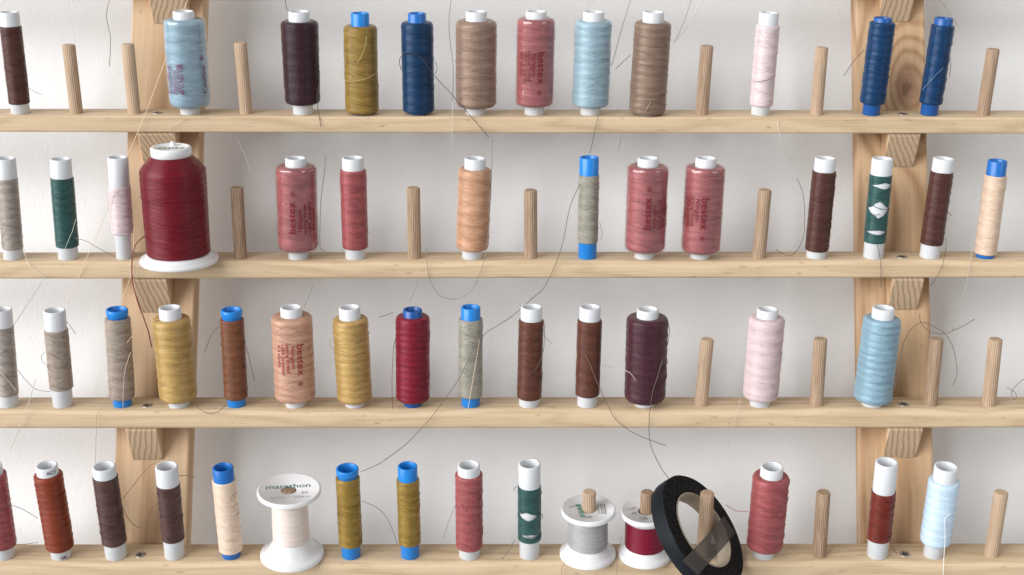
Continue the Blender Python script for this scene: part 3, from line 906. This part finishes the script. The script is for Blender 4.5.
# ---------------------------------------------------------------- the big burgundy cone
r = 2
B = foot(r, 182.4, 13)
h, z = axis_to(r, B, 170.7, 146.6)
M = frame(B, z)
cone = empty('thread_cone', M)
tag(cone, 'large burgundy thread cone on wide white base, in front of left post', 'thread cone')
bm = bmesh.new()
prof = [(8, 0), (36.5, 0), (38, 0.8), (38.4, 3.2), (37.6, 4.6), (33.5, 5.4), (32.5, 7.6), (30, 9.2), (20, 9.4)]
lathe(bm, prof, 96)
me = finish(bm, 'base_flange'); 
link('base_flange', me, WHITEH, cone)
sd = 31
def cone_wind():
    bm = bmesh.new()
    zb, zs, zt = 8.8, h * 0.80, h * 0.925
    prof = [(24, zb), (29.5, zb + .2), (30.6, zb + 1.5)]
    n = 110
    for i in range(n + 1):
        f = i / n; prof.append((30.9 + 0.9 * f, zb + 2 + (zs - zb - 2) * f))
    for i in range(1, 13):
        f = i / 12; prof.append((31.8 - 12.6 * f ** 1.25, zs + (zt - zs) * f))
    prof.append((16, zt + .5))
    def pert(th, r_, z):
        c, s = math.cos(th), math.sin(th)
        e_ = noise.noise(Vector((c * 1.2, s * 1.2, z * 0.05))) * 0.35 + noise.noise(Vector((c, s, z * 0.55 + 2.5 * s))) * 0.22
        return r_ + e_
    lathe(bm, prof, 96, pert)
    rnd = random.Random(3)
    for _ in range(26):
        za = rnd.uniform(14, zs - 2); sl = rnd.choice((-1, 1)) * rnd.uniform(1, 4); th0 = math.pi * rnd.uniform(.35, 1); span = rnd.uniform(.7, 2)
        pts, uvs = [], []
        for i in range(17):
            t = i / 16; th = th0 + span * t; zz = za + sl * (t - .5) * 2
            zz = min(max(zz, 12), zs - 1)
            rr = pert(th, 30.9 + .9 * (zz - zb) / (zs - zb), zz) - .35 + .58 * min(1, 2.2 * math.sin(t * math.pi))
            pts.append(Vector((rr * math.sin(th), rr * math.cos(th), zz)) * K); uvs.append((th / 6.28318, zz))
        tube(bm, pts, .25 * K, 4, True, uvs)
    for _ in range(0):
        th = math.pi * rnd.uniform(.4, 1.6); f = rnd.uniform(.1, .95); a = rnd.uniform(-.12, .12)
        pts, uvs = [], []
        for i in range(5):
            ff = min(max(f + 0.02 * i, 0), 1); r_ = 31.8 - 12.6 * ff ** 1.25 + .25; zz = zs + (zt - zs) * ff; t_ = th + a * i / 4
            pts.append(Vector((r_ * math.sin(t_), r_ * math.cos(t_), zz)) * K); uvs.append((t_ / 6.28318, zz))
        tube(bm, pts, .3 * K, 4, True, uvs)
    return finish(bm, 'thread_winding')
link('thread_winding', cone_wind(), thread_mat('burg'), cone)
bm = bmesh.new()
hc = h
prof = [(16.5, h * 0.905), (19.3, h * 0.915), (19.6, hc - 1.6), (18.6, hc - 0.2), (16.6, hc), (15.9, hc - 0.3), (15.4, hc - 0.8), (0.1, hc - 0.8)]
lathe(bm, prof, 64)
lathe(bm, [(3.0, hc - 0.8), (2.6, hc + 2.2), (1.6, hc + 3.2), (0.1, hc + 3.4)], 20, None, (0, 8.5))
link('top_cap', finish(bm, 'top_cap'), WHITEH, cone)
bm = bmesh.new()
text_flat(bm, '\u00b7OXN\u00b7', 10.5, 1, -6.5, hc - 0.6, 0.08, 0.07)
link('printed_lettering', finish(bm, 'printed_lettering', False), ink((24, 96, 72)), cone)
SP['cone'] = (cone, M, 31, 9, h * .8, 2)

# ---------------------------------------------------------------- flanged spools
def flanged(key, label, bx, by, tx, ty, wtop, wbot, wbar_t, wbar_b, zt_f, zb_f, col, fwd, slope_low):
    r = 4
    B = foot(r, bx, fwd)
    h, z = axis_to(r, B, tx, ty)
    M = frame(B, z)
    e = empty('thread_spool', M)
    tag(e, label, 'thread spool', GROUP)
    rt, rb = wtop / 2 * .96, wbot / 2 * .985
    ru, rl = wbar_t / 2 * .97, wbar_b / 2 * .985
    zt, zb = h * zt_f, h * zb_f
    bm = bmesh.new()
    prof = [(7, 0.2), (rb - 1.2, 0), (rb, 0.8), (rb, 3.6), (rb - 0.9, 4.6)]
    for i in range(1, 9):
        f = i / 8; prof.append((rb - 1.2 - (rb - 1.2 - rl + 1) * (f ** 0.8), 4.8 + (zb - 4.8) * f ** slope_low))
    prof += [(rl - 1.5, zb), (ru - 1.5, zt)]
    for i in range(1, 9):
        f = i / 8; prof.append((ru - 1 + (rt - ru) * f ** 0.9, zt + (h - 4.4 - zt) * f ** 1.3))
    prof += [(rt, h - 4.0), (rt, h - 1.0), (rt - 0.8, h), (rt - 2.0, h), (rt - 3.0, h - 0.8), (8.2, h - 0.8), (7.4, h - 1.4), (7.2, h * .6)]
    lathe(bm, prof, 80)
    me = finish(bm, 'spool_body')
    try: me.set_sharp_from_angle(angle=R(55))
    except Exception: pass
    link('spool_body', me, WHITEH, e)
    def wind():
        bm = bmesh.new(); n = 60
        prof = [(rl - 2, zb + .2)] + [(rl + (ru - rl) * i / n, zb + .4 + (zt - zb - .8) * i / n) for i in range(n + 1)] + [(ru - 2, zt - .2)]
        def pert(th, r_, zz):
            c, s = math.cos(th), math.sin(th)
            return r_ + noise.noise(Vector((c * .5 + bx, s * .5, zz * .7))) * .22
        lathe(bm, prof, 64, pert)
        return finish(bm, 'thread_winding')
    link('thread_winding', wind(), thread_mat(col), e)
    SP[key] = (e, M, max(ru, rl), zb, zt, r)
    return e, h, rt

e, h, rt = flanged('d6', 'tall white flanged spool of pale blush thread, green word on its top', 292.2, 556, 288.9, 488.8, 63.5, 62.5, 35.5, 36.5,   .86, .27, 'blush', 0, 1.7)
bm = bmesh.new()
text_flat(bm, 'marathon', 11.0, -1, 2.5, h - .62, 0.14, 0.02)
link('printed_lettering', finish(bm, 'printed_lettering', False), ink((34, 110, 88)), e)
bm = bmesh.new()
text_flat(bm, '40', 7.0, 15.5, -7.5, h - .62, 0.14, 0.0)
text_flat(bm, '1000 m', 5.5, 14, -14.5, h - .62, 0.14, 0.0)
text_flat(bm, 'viscose', 5.0, -9, -17, h - .62, 0.05, 0.0)
link('printed_lettering', finish(bm, 'printed_lettering', False), ink((176, 166, 162)), e)

def barcode(bm, x0, x1, y0, y1, z, n, sd):
    rnd = random.Random(sd)
    x = x0
    while x < x1:
        w = rnd.choice((0.45, 0.7, 1.0))
        bm.faces.new([bm.verts.new(Vector(v) * K) for v in ((x, y0, z), (min(x + w, x1), y0, z), (min(x + w, x1), y1, z), (x, y1, z))])
        x += w + rnd.choice((0.7, 1.0, 1.4))

e, h, rt = flanged('d11', 'white flanged spool of silver grey thread with peg through it', 587.6, 553, 588.4, 508.2, 55, 55.5, 39, 39.6, .80, .25, 'silver', 0, 1.3)
bm = bmesh.new()
barcode(bm, 8.5, 18, -9.5, 9, h - .62, 10, 4)
text_flat(bm, '2715', 4.5, -14, 3.0, h - .62, 0.5, 0.02)
text_flat(bm, '200', 5.0, -1.0, -16.5, h - .62, 0.0, 0.04)
link('printed_lettering', finish(bm, 'printed_lettering', False), ink((120, 118, 122)), e)
bm = bmesh.new()
for i, (x, w) in enumerate(((-11.5, 4.6),)):
    for j in range(4):
        y0_, dx = 8.5 - j * 6.2, j * 1.0
        bm.faces.new([bm.verts.new(Vector(v) * K) for v in ((x + dx, y0_ - 4.9, h - .6), (x + w + dx, y0_ - 4.9, h - .6), (x + w + dx, y0_, h - .6), (x + dx, y0_, h - .6))])
link('printed_emblem', finish(bm, 'printed_emblem', False), ink((92, 140, 122)), e)

e, h, rt = flanged('d12', 'white flanged spool of crimson thread half behind black tape roll', 645.0, 553.5, 645.8, 510, 51.5, 53, 40.5, 40.5, .80, .24, 'crim', 0, 1.3)
bm = bmesh.new()
text_flat(bm, 'S8', 8.0, -2.5, -16.5, h - .62, 0.3, 0.05)
text_flat(bm, '1147', 5.5, -13, 2, h - .62, 0.35, 0.03)
text_flat(bm, '40', 5.5, -11, -6.5, h - .62, 0.35, 0.03)
link('printed_lettering', finish(bm, 'printed_lettering', False), ink((128, 126, 128)), e)

# ---------------------------------------------------------------- black tape roll hanging on its peg
CC = on_row(4, 703.9, 529.4, 22.0)
ncam = Vector((0.69, 0.52, 0.50)).normalized()
nW = (RGT * ncam.x + UPV * ncam.y - FWD * ncam.z).normalized()
M = frame(CC, nW)
roll = empty('tape_roll', M)
tag(roll, 'roll of black tape hanging tilted on a peg, loose end across its hole', 'tape roll')
RO, RI, RC, TW = 57.6, 38.9, 37.1, 15.5
bm = bmesh.new()
prof = [(RI, -TW), (RO - .6, -TW), (RO, -TW + .8), (RO + .2, -TW / 2), (RO, -.8), (RO - .6, 0), (RO - 6, .15), (RI + 5, -.05), (RI, 0)]
prof = [(RI, -TW)] + [(RO - .6, -TW)] + [(RO, -TW + .8), (RO + .2, -TW / 2), (RO, -.8)] + [(RO - .6 - (RO - .6 - RI) * i / 14, 0) for i in range(15)]
def pert(th, r_, z):
    return r_ + .5 * noise.noise(Vector((2 * math.cos(th), 2 * math.sin(th), r_ * .8 + z * .05)))
lathe(bm, prof, 128, pert, closed=True)
TAPE = mat_tape()
me = finish(bm, 'tape_winding')
t = NT('slate_tape_edge'); tc = t.n('ShaderNodeTexCoord').outputs['Object']; n_ = t.noise(tc, 260, 4, 0.65)
t.l(t.mix(n_, (0.003, 0.004, 0.006, 1), (0.014, 0.018, 0.023, 1)), t.b.inputs['Base Color']); t.b.inputs['Roughness'].default_value = 0.6; t.b.inputs['Specular IOR Level'].default_value = 0.16
t.bump(n_, 0.4, 0.0008)
me.materials.append(TAPE); me.materials.append(t.m)
for f in me.polygons:
    if abs(f.normal.z) < 0.5: f.material_index = 1
try: me.set_sharp_from_angle(angle=R(50))
except Exception: pass
link('tape_winding', me, TAPE, roll)
bm = bmesh.new()
lathe(bm, [(RC, -TW + .5), (RI - .1, -TW + .5), (RI - .1, .5), (RC + .4, .7), (RC, .3)], 96, closed=True)
CARD = mat_card()
link('cardboard_core', finish(bm, 'cardboard_core'), CARD, roll)
# loose end: a sheer band stretched over the hole just above the face
def local(x, y):                     # photo point on the roll's face, in roll coordinates
    P = on_plane(x, y, CC + nW * 1.0, nW)
    return (M.inverted() @ (P * K)) / K
bm = bmesh.new()
A1, A2, B1, B2 = local(683, 560.5), local(698, 575), local(724, 516), local(736, 533)
n = 10
top = []
for i in range(n + 1):
    f = i / n; zz = 0.7 + 1.6 * math.sin(f * math.pi)
    a, b = A1.lerp(B1, f), A2.lerp(B2, f)
    top.append([bm.verts.new(Vector((p.x, p.y, zz + dz)) * K) for dz in (0, -.35) for p in (a, a.lerp(b, .5), b)])
for i in range(n):
    a, b = top[i], top[i + 1]
    for j in (0, 1):
        bm.faces.new((a[j], a[j + 1], b[j + 1], b[j])); bm.faces.new((a[j + 3], b[j + 3], b[j + 4], a[j + 4]))
    bm.faces.new((a[0], b[0], b[3], a[3])); bm.faces.new((a[2], a[5], b[5], b[2]))
link('loose_end', finish(bm, 'loose_end', True), mat_tail(), roll)

# ---------------------------------------------------------------- loose threads
def strand(pts, row, rad, rgb, owner=None, label=None, name=None, sub=8):
    P = []
    for t in pts:
        rr = t[3] if len(t) > 3 else row
        P.append(on_row(rr, t[0], t[1], t[2]))
    Q = catmull(P, sub)
    rnd = random.Random(int(pts[0][0] * 13 + pts[0][1]))
    o_ = rnd.random() * 50
    for i in range(1, len(Q) - 1):
        Q[i] = Q[i] + Vector((noise.noise(Vector((i * .45, o_, 0))), 0, noise.noise(Vector((i * .45, o_, 9))))) * 0.35
    bm = bmesh.new()
    if owner:
        e, M = SP[owner][0], SP[owner][1]
        tube(bm, [q * K for q in Q], rad * K * .86, 5)
        o = link('thread_tail', finish(bm, 'thread_tail'), strand_mat(rgb), e)
        o.matrix_parent_inverse = M.inverted()
    else:
        tube(bm, [(q - Q[0]) * K for q in Q], rad * K * .86, 5)
        o = link('loose_thread', finish(bm, 'loose_thread'), strand_mat(rgb))
        o.location = Q[0] * K
        tag(o, label, 'thread', 'loose threads hanging on the rack')
GY, DK, CR, LT, BN = (120, 116, 110), (66, 62, 62), (226, 202, 176), (222, 216, 208), (92, 66, 56)
st = strand
# top row
st([(111.7, -8, -22), (106.6, 15, -22), (110.4, 38, -22), (109.6, 66, -20)], 1, .38, GY, label='short grey thread hanging from above between two bare pegs')
st([(67, -8, -22), (71, 18, -20), (75.5, 44, -8)], 1, .22, LT, label='fine pale thread hanging down to first bare peg')
st([(190, -8, 6), (186.5, 3, 6), (182.5, 12, 4)], 1, .45, CR, 'a2')
st([(166, 58, 12), (158, 80, 13), (146, 112, 17), (132, 146, 18), (128, 155, 17)], 1, .42, CR, 'a2')
st([(285, -8, -14), (285.8, 4, -10), (287.6, 10, -6), (291, 14, -3)], 1, .42, DK, 'a3')
st([(317.5, 50, 4), (318.4, 78, 5), (317.2, 101.5, 12), (321, 127, 16.5)], 1, .38, DK, 'a3')
st([(342, 66, 5), (341.5, 77, 9), (347, 81, 16.4), (362, 80, 19.0), (375, 74, 14)], 1, .26, (206, 180, 120), 'a4')
st([(366.7, 36, 18.3), (365, 46, 18.9), (361, 57, 18.9), (357, 63, 18.4)], 1, .26, (206, 180, 120), 'a4')
st([(401, 70, -3), (399.5, 60, 6), (404, 54, 13), (412.4, 52.5, 18), (423, 60, 17.5), (432.7, 73.6, 15), (458, 101.5, 16), (488.6, 137, 20)], 1, .4, (48, 58, 76), 'a5')
st([(434.5, 60, 5), (437, 68, 5), (435, 74, 6)], 1, .3, (48, 58, 76), 'a5')
st([(451.8, -8, -20), (449, 28, -20), (453.2, 68.5, -12), (452.5, 102, -5)], 1, .32, GY, label='grey thread hanging from above beside the tan spool')
st([(633, -8, -16), (622, 28, -14), (611.5, 66, -4)], 1, .34, GY, label='dark thread slanting from above between pale blue and tan brown spools')
st([(630.6, 54.6, -8), (624, 61, -6), (615.4, 69, -5)], 1, .34, DK, 'a9')
st([(694, -8, -16), (683, 24, -14), (673.8, 43, -10)], 1, .28, GY, 'a9')
st([(703, -8, -16), (690, 22, -14), (677, 40, -8)], 1, .34, LT, label='pale thread slanting from above right of the tan brown spool')
st([(655, 92, 16.5), (650, 103, 18.5), (645.5, 112, 18.6)], 1, .28, (200, 176, 156), 'a9')
st([(598.2, 116, 17.2), (594.5, 132, 17.5), (591.5, 146, 12), (590, 153, 8)], 1, .4, (86, 84, 84), 'a8')
st([(622, 133.5, 16), (619.4, 146, 12), (617.4, 150.5, 10)], 1, .3, GY, label='short grey thread end hanging under the top shelf')
st([(864.5, 49.5, 2), (854, 61, 0), (843.8, 75.5, -4)], 1, .4, (70, 74, 84), 'a11')
st([(949.5, 53, 3), (950.5, 66, 4), (949.6, 77, 4)], 1, .3, (48, 58, 76), 'a12')
st([(922, 90, 12.2), (932, 79, 13), (941, 70, 12), (946, 64, 8)], 1, .25, (120, 140, 170), 'a12')
st([(932, -8, -16), (943, 4, -14), (955, 22, -10), (958, 25, -8)], 1, .24, GY, label='fine thread from above beside the slim navy spool')
st([(777, 121, 17), (779, 132, 17), (782, 146, 10), (791, 160, -4)], 1, .34, LT, label='pale thread dropping off the top shelf below the pink spool')
st([(752.5, 82, 11.8), (760, 81.5, 13), (770, 79, 12.6), (775, 76, 9)], 1, .28, (110, 92, 92), 'a10')
st([(29, 88, 2), (35, 92, 0), (42.5, 95, -3)], 1, .26, GY, 'a1')
st([(452.5, 100, 15), (452.3, 126, 17.5), (452.2, 152, 8)], 1, .24, LT, 'a6')
st([(186, 118, 17.2), (176, 124, 17.4), (168, 128, 17.2)], 1, .24, CR, label='tiny cream thread scrap lying on the top shelf edge')
# second row
st([(238, 141, -4), (246, 158, -8), (251, 176, -9)], 2, .2, LT, label='fine pale thread hanging behind the bare peg right of the burgundy cone')
st([(75, 238, 11), (86, 241, 10), (96, 246.6, 8), (107, 253, 4), (115, 257, 1)], 2, .34, GY, 'b2')
st([(76, 219, 11.5), (72, 232, 12.4), (65, 249, 12.6)], 2, .3, (190, 200, 190), 'b2')
st([(113, 196, 11.5), (105, 216, 9), (95, 240, 12), (88, 255, 17), (84.5, 263, 18), (75, 286, 14), (67, 304, 10)], 2, .34, CR, label='cream thread slanting across second shelf between green and pale pink spools')
st([(22.5, 240, 9), (26, 258, 12), (31, 267, 17), (46, 278.5, 17)], 2, .28, LT, 'b1')
st([(40.8, 284, -2), (27, 305, -8), (12.7, 327, -6)], 3, .22, GY, 'c1')
st([(149, 234, 18), (142, 238, 26), (135, 246, 27), (132, 262, 24), (132.5, 280, 20), (138, 303, 12), (147, 327, 14), (151.8, 347, 14)], 2, .68, (128, 52, 52), 'cone')
st([(134, 228, 10), (133.4, 250, 12), (131.5, 272, 17), (126, 290, 14), (120.4, 304, 10)], 2, .36, CR, 'b3')
st([(325.5, 155, -16), (324.4, 172, -14), (320.8, 203, -8), (319.8, 240, 0), (321, 249, 4), (326, 251.8, 4)], 2, .32, GY, 'b5')
st([(426.2, 247, 15), (427, 262, 17), (430, 280, 15), (440, 295.5, 10), (455.5, 299.3, 8), (468, 293.6, 10), (475, 285, 14), (481, 270, 17.5), (486, 252, 17), (490.5, 200, 4), (492.6, 140, -6)], 2, .34, (128, 124, 118), 'b7')
st([(580, 184, 10.8), (577, 190, 10), (569.6, 208.5, 10), (561, 249, 16), (545.5, 285, 17), (531.6, 299, 16), (510, 317.7, 14, 3), (484.7, 334, 13.6, 3), (473.3, 349.5, 15.4, 3), (458, 380, 14, 3), (432.7, 415.4, 17.5, 3), (417.4, 432, 17, 3), (407.3, 443, 12, 3), (382, 462, 12, 4), (360.3, 472, 11, 4)], 2, .42, (96, 90, 86), 'b8')
st([(599.5, 222, 2), (602, 232, 1), (601, 240, 1)], 2, .24, GY, 'b8')
st([(797, 178, -4), (803.4, 196, -2), (804.6, 222, 2), (803, 238, 6), (798, 249, 10), (791, 255.5, 14), (783, 254, 14), (775.4, 249, 12)], 2, .32, BN, 'b11')
st([(877, 245, 11), (880, 258, 15), (881, 270, 17.5), (881, 288, 14)], 2, .34, DK, 'b12')
st([(946, 238, 11), (945.6, 250, 12), (941.8, 267, 17.8), (936, 278, 17), (930.5, 286, 13)], 2, .34, DK, 'b13')
st([(946, 210, 6), (949, 213, 6), (951.5, 215.5, 5)], 2, .35, BN, 'b13')
st([(972.6, 241, 11), (972, 250, 12), (969, 270, 17.6), (966, 287, 14), (959, 307, 10), (953, 330, 6)], 2, .42, (176, 168, 156), 'b14')
# third row
st([(-4, 367, 11), (6, 378, 12), (16.5, 391.5, 12)], 3, .32, (214, 204, 192), 'c1')
st([(15, 366, 8), (24, 378, 4), (33, 387.5, 2), (42, 391, 1), (52, 391.5, 3)], 3, .3, GY, 'c1')
st([(35.5, 380, 6), (32, 392, 12), (28, 405, 18), (18, 432, 18), (10.5, 450, 14)], 3, .42, (206, 194, 176), label='cream thread hanging over third shelf left of the grey spool')
st([(66, 321, 9), (70, 326, 5), (76, 334, 3)], 3, .3, GY, 'c2')
st([(45, 352, 9), (41.5, 356, 6), (43, 362, 6), (48, 366, 10)], 3, .26, GY, 'c2')
st([(131, 352, 12.4), (126, 366, 13.6), (123.5, 385, 13.8), (122.8, 409, 14)], 3, .34, (208, 186, 160), 'c3')
st([(132, 336, 10.5), (127, 343, 12.5)], 3, .34, (208, 186, 160), 'c3')
st([(108, 394, 8), (101, 408, 14), (96.6, 416, 18), (96.4, 430, 16.5), (95.6, 448, 10), (95.6, 466, 8)], 3, .3, (186, 160, 132), label='tan thread dropping from third shelf to a brown spool')
st([(219, 326, 4), (210.6, 337, 0), (205, 352, -3)], 3, .32, (110, 84, 66), 'c5')
st([(246, 346, 4), (250, 362, 1), (254.6, 381, -1)], 3, .32, (110, 84, 66), 'c5')
st([(197, 406, 13), (203, 411.5, 16), (211, 413.4, 17.5), (220, 410.5, 16), (226.5, 405, 12)], 3, .34, BN, 'c5')
st([(313, 286, -6), (308, 298, -5), (304, 307, -2)], 3, .26, GY, 'c6')
st([(379.2, 317, -8), (386, 315.4, -7), (393, 312.4, -5)], 3, .36, DK, 'c8')
st([(417, 284, -4), (414, 292, -4), (409.5, 302, -2)], 3, .26, GY, 'c8')
st([(395.6, 338, 5), (393.2, 352, 7), (392, 388, 13), (392.8, 409, 15)], 3, .34, (110, 40, 50), 'c8')
st([(332, 338, 6), (330, 341, 4), (331, 347, 5), (336, 350, 13), (344, 352, 18)], 3, .28, (170, 136, 78), 'c7')
st([(479.5, 340, 12), (477, 356, 13.4), (470.7, 392.6, 14), (468, 409, 15)], 3, .34, (226, 202, 172), 'c9')
st([(543.5, 320, 9), (544.6, 335, 9), (543, 352, 11.6), (537, 367, 13.6), (529, 376, 13.6)], 3, .36, (70, 52, 46), 'c10')
st([(543, 334, 9), (548, 340, 7), (552, 343.5, 6)], 3, .28, GY, 'c10')
st([(585, 354, 13.2), (589, 362, 13.8), (596.3, 380, 13), (606, 402, 16), (616.6, 420.5, 18), (632, 432, 14), (647, 439, 10), (666, 445.5, 7)], 3, .42, (124, 100, 88), 'c11')
st([(601.4, 364.6, 9), (614, 368, 8), (626.8, 371, 18), (632, 375, 22), (635.8, 381, 22.5)], 3, .38, (196, 182, 172), 'c11')
st([(662.5, 360, 18), (657, 378, 20.5), (652, 395, 20.8), (649.6, 415, 19), (649, 432, 15), (652, 449, 12), (662.3, 469.6, 12), (671, 481, 12)], 3, .42, (98, 84, 84), 'c12')
st([(667.5, 319, 6), (669.4, 330, 6), (667.5, 345, 7)], 3, .34, (84, 58, 64), 'c12')
st([(740.5, 398, 14), (738, 410, 17.5), (733, 428, 17), (728, 446, 10)], 3, .34, (186, 174, 166), 'c13')
st([(894, 390, 14), (898.5, 370, 12), (902.3, 347, 8), (908, 334, 4), (914.5, 326.2, 2), (922, 322.4, 1), (931, 325, 1), (944, 333, 1), (951, 343, 2), (955, 355, 3), (957, 370, 3), (956, 378, 3), (952.5, 386, 3)], 3, .4, (104, 92, 84), 'c14')
st([(919.6, 314, 1), (920.6, 322, 1.2), (928, 330.5, 2), (938, 333.6, 2), (947, 333, 2), (962, 326.6, 2), (974.5, 319, 1)], 3, .4, (104, 92, 84), label='dark knotted thread end looped over the fluted peg')
st([(1032, 374, 2), (1021, 381, 4), (1012, 391, 8), (1012.5, 397.5, 9), (1015.4, 399.5, 9), (1016, 394, 9), (1012, 390, 9), (1006.5, 387.4, 8)], 3, .38, (120, 108, 98), label='curled thread end lying at the right end of third shelf')
st([(896, 262, 17), (890, 280, 12), (884.5, 298, 6), (882.5, 306, 0)], 3, .5, (226, 206, 172), 'c14') if False else None
# bottom row
st([(6, 505, 8), (14, 506, 6), (24, 510, 5), (38, 518.5, 8)], 4, .34, (96, 84, 80), 'd2')
st([(12, 544.5, 6), (24, 544.3, 5), (38, 542.5, 5)], 4, .34, (96, 84, 80), 'd2')
st([(121.5, 500, 6), (132, 487, 2), (143, 473, 0), (153, 464, 0), (160, 461, 0)], 4, .4, (128, 92, 72), 'd3')
st([(122.4, 506, 8), (126, 515, 6), (133, 524, 5), (140, 527.6, 5), (146, 525.5, 5), (150, 515, 5), (153, 507, 5), (158, 503, 8)], 4, .4, (112, 80, 66), 'd3')
st([(178.5, 475.8, 4), (187, 475.6, 2), (195.8, 477.6, 2)], 4, .42, (112, 86, 72), 'd4')
st([(361.6, 501, 7), (372, 505, 5), (383, 513, 4), (391, 526, 4), (397, 544, 4)], 4, .38, (128, 122, 112), 'd7')
st([(456, 504, 6), (450, 518, 5), (443.4, 538, 6)], 4, .36, (146, 132, 126), 'd9')
st([(514.5, 540, 11), (510, 549, 12), (502, 559, 13)], 4, .36, (84, 90, 88), 'd10')
st([(540.5, 513, 8), (543, 516, 7), (541.5, 519, 8)], 4, .34, DK, 'd10')
st([(517, 486, 8), (514, 489, 6), (514.6, 491, 6)], 4, .34, (60, 84, 84), 'd10')
st([(725.5, 504.5, -12), (734, 510, -12), (740, 511.4, -8), (748, 511.6, -1)], 4, .38, (170, 92, 88), 'd14')
st([(621.5, 536, 20), (619.4, 552, 23), (617.6, 560, 24), (616.6, 580, 18)], 4, .36, (150, 118, 96), 'd12')
st([(891, 542, 10), (891.6, 546, 10), (894, 551, 8), (897.8, 553.6, 6)], 4, .45, (110, 44, 36), 'd15')
st([(951, 514.6, 15), (947, 516.4, 16), (945, 521, 16.6), (945, 541, 17), (944, 556, 17.6), (943, 582, 17)], 4, .42, (238, 238, 238), 'd16')
st([(566, 560, 28), (562, 568, 20), (561, 580, 17)], 4, .34, (170, 130, 96), 'd11')

# ---------------------------------------------------------------- wall
bm = bmesh.new()
vs = [bm.verts.new(v) for v in ((-1.6, 0, -1.1), (1.6, 0, -1.1), (1.6, 0, 1.3), (-1.6, 0, 1.3))]
vb = [bm.verts.new(v.co + Vector((0, 0.06, 0))) for v in vs]
bm.faces.new(vs); bm.faces.new(vb[::-1])
for i in range(4):
    k = (i + 1) % 4; bm.faces.new((vs[i], vb[i], vb[k], vs[k]))
wall = link('wall', finish(bm, 'wall', False), mat_wall())
wall.location.y = 40 * K
wall['kind'] = 'structure'

# ---------------------------------------------------------------- light
world = bpy.data.worlds.new('World'); scn.world = world; world.use_nodes = True
bg = world.node_tree.nodes['Background']
bg.inputs['Color'].default_value = (0.97, 0.985, 1.0, 1); bg.inputs['Strength'].default_value = 0.42

def area(name, loc, target, sx, sy, power, col=(1, 1, 1)):
    l = bpy.data.lights.new(name, 'AREA'); l.shape = 'RECTANGLE'; l.size = sx; l.size_y = sy
    l.energy = power; l.color = col
    o = bpy.data.objects.new(name, l); COL.objects.link(o)
    o.location = loc
    o.rotation_euler = (Vector(target) - Vector(loc)).to_track_quat('-Z', 'Y').to_euler()
    return o
area('window_light', (-13.5, -10.6, 2.1), (0, 0, 0), 17.0, 11.5, 5050, (0.985, 0.993, 1.0))
area('side_window_light', (1.3, -1.3, 0.35), (0.1, 0, 0), 0.22, 1.1, 4, (1.0, 0.97, 0.93))

# ---------------------------------------------------------------- camera
cd = bpy.data.cameras.new('camera'); cam = bpy.data.objects.new('camera', cd); COL.objects.link(cam)
cd.sensor_width = 36.0; cd.lens = F_PX / W_PX * 36.0
cd.clip_start = 0.02; cd.clip_end = 20
cam.matrix_world = Matrix((RGT, UPV, -FWD)).transposed().to_4x4()
cam.location = CAM * K
scn.camera = cam
scn.view_settings.view_transform = 'Standard'; scn.view_settings.look = 'None'
scn.view_settings.exposure = 0.0; scn.view_settings.gamma = 1.0
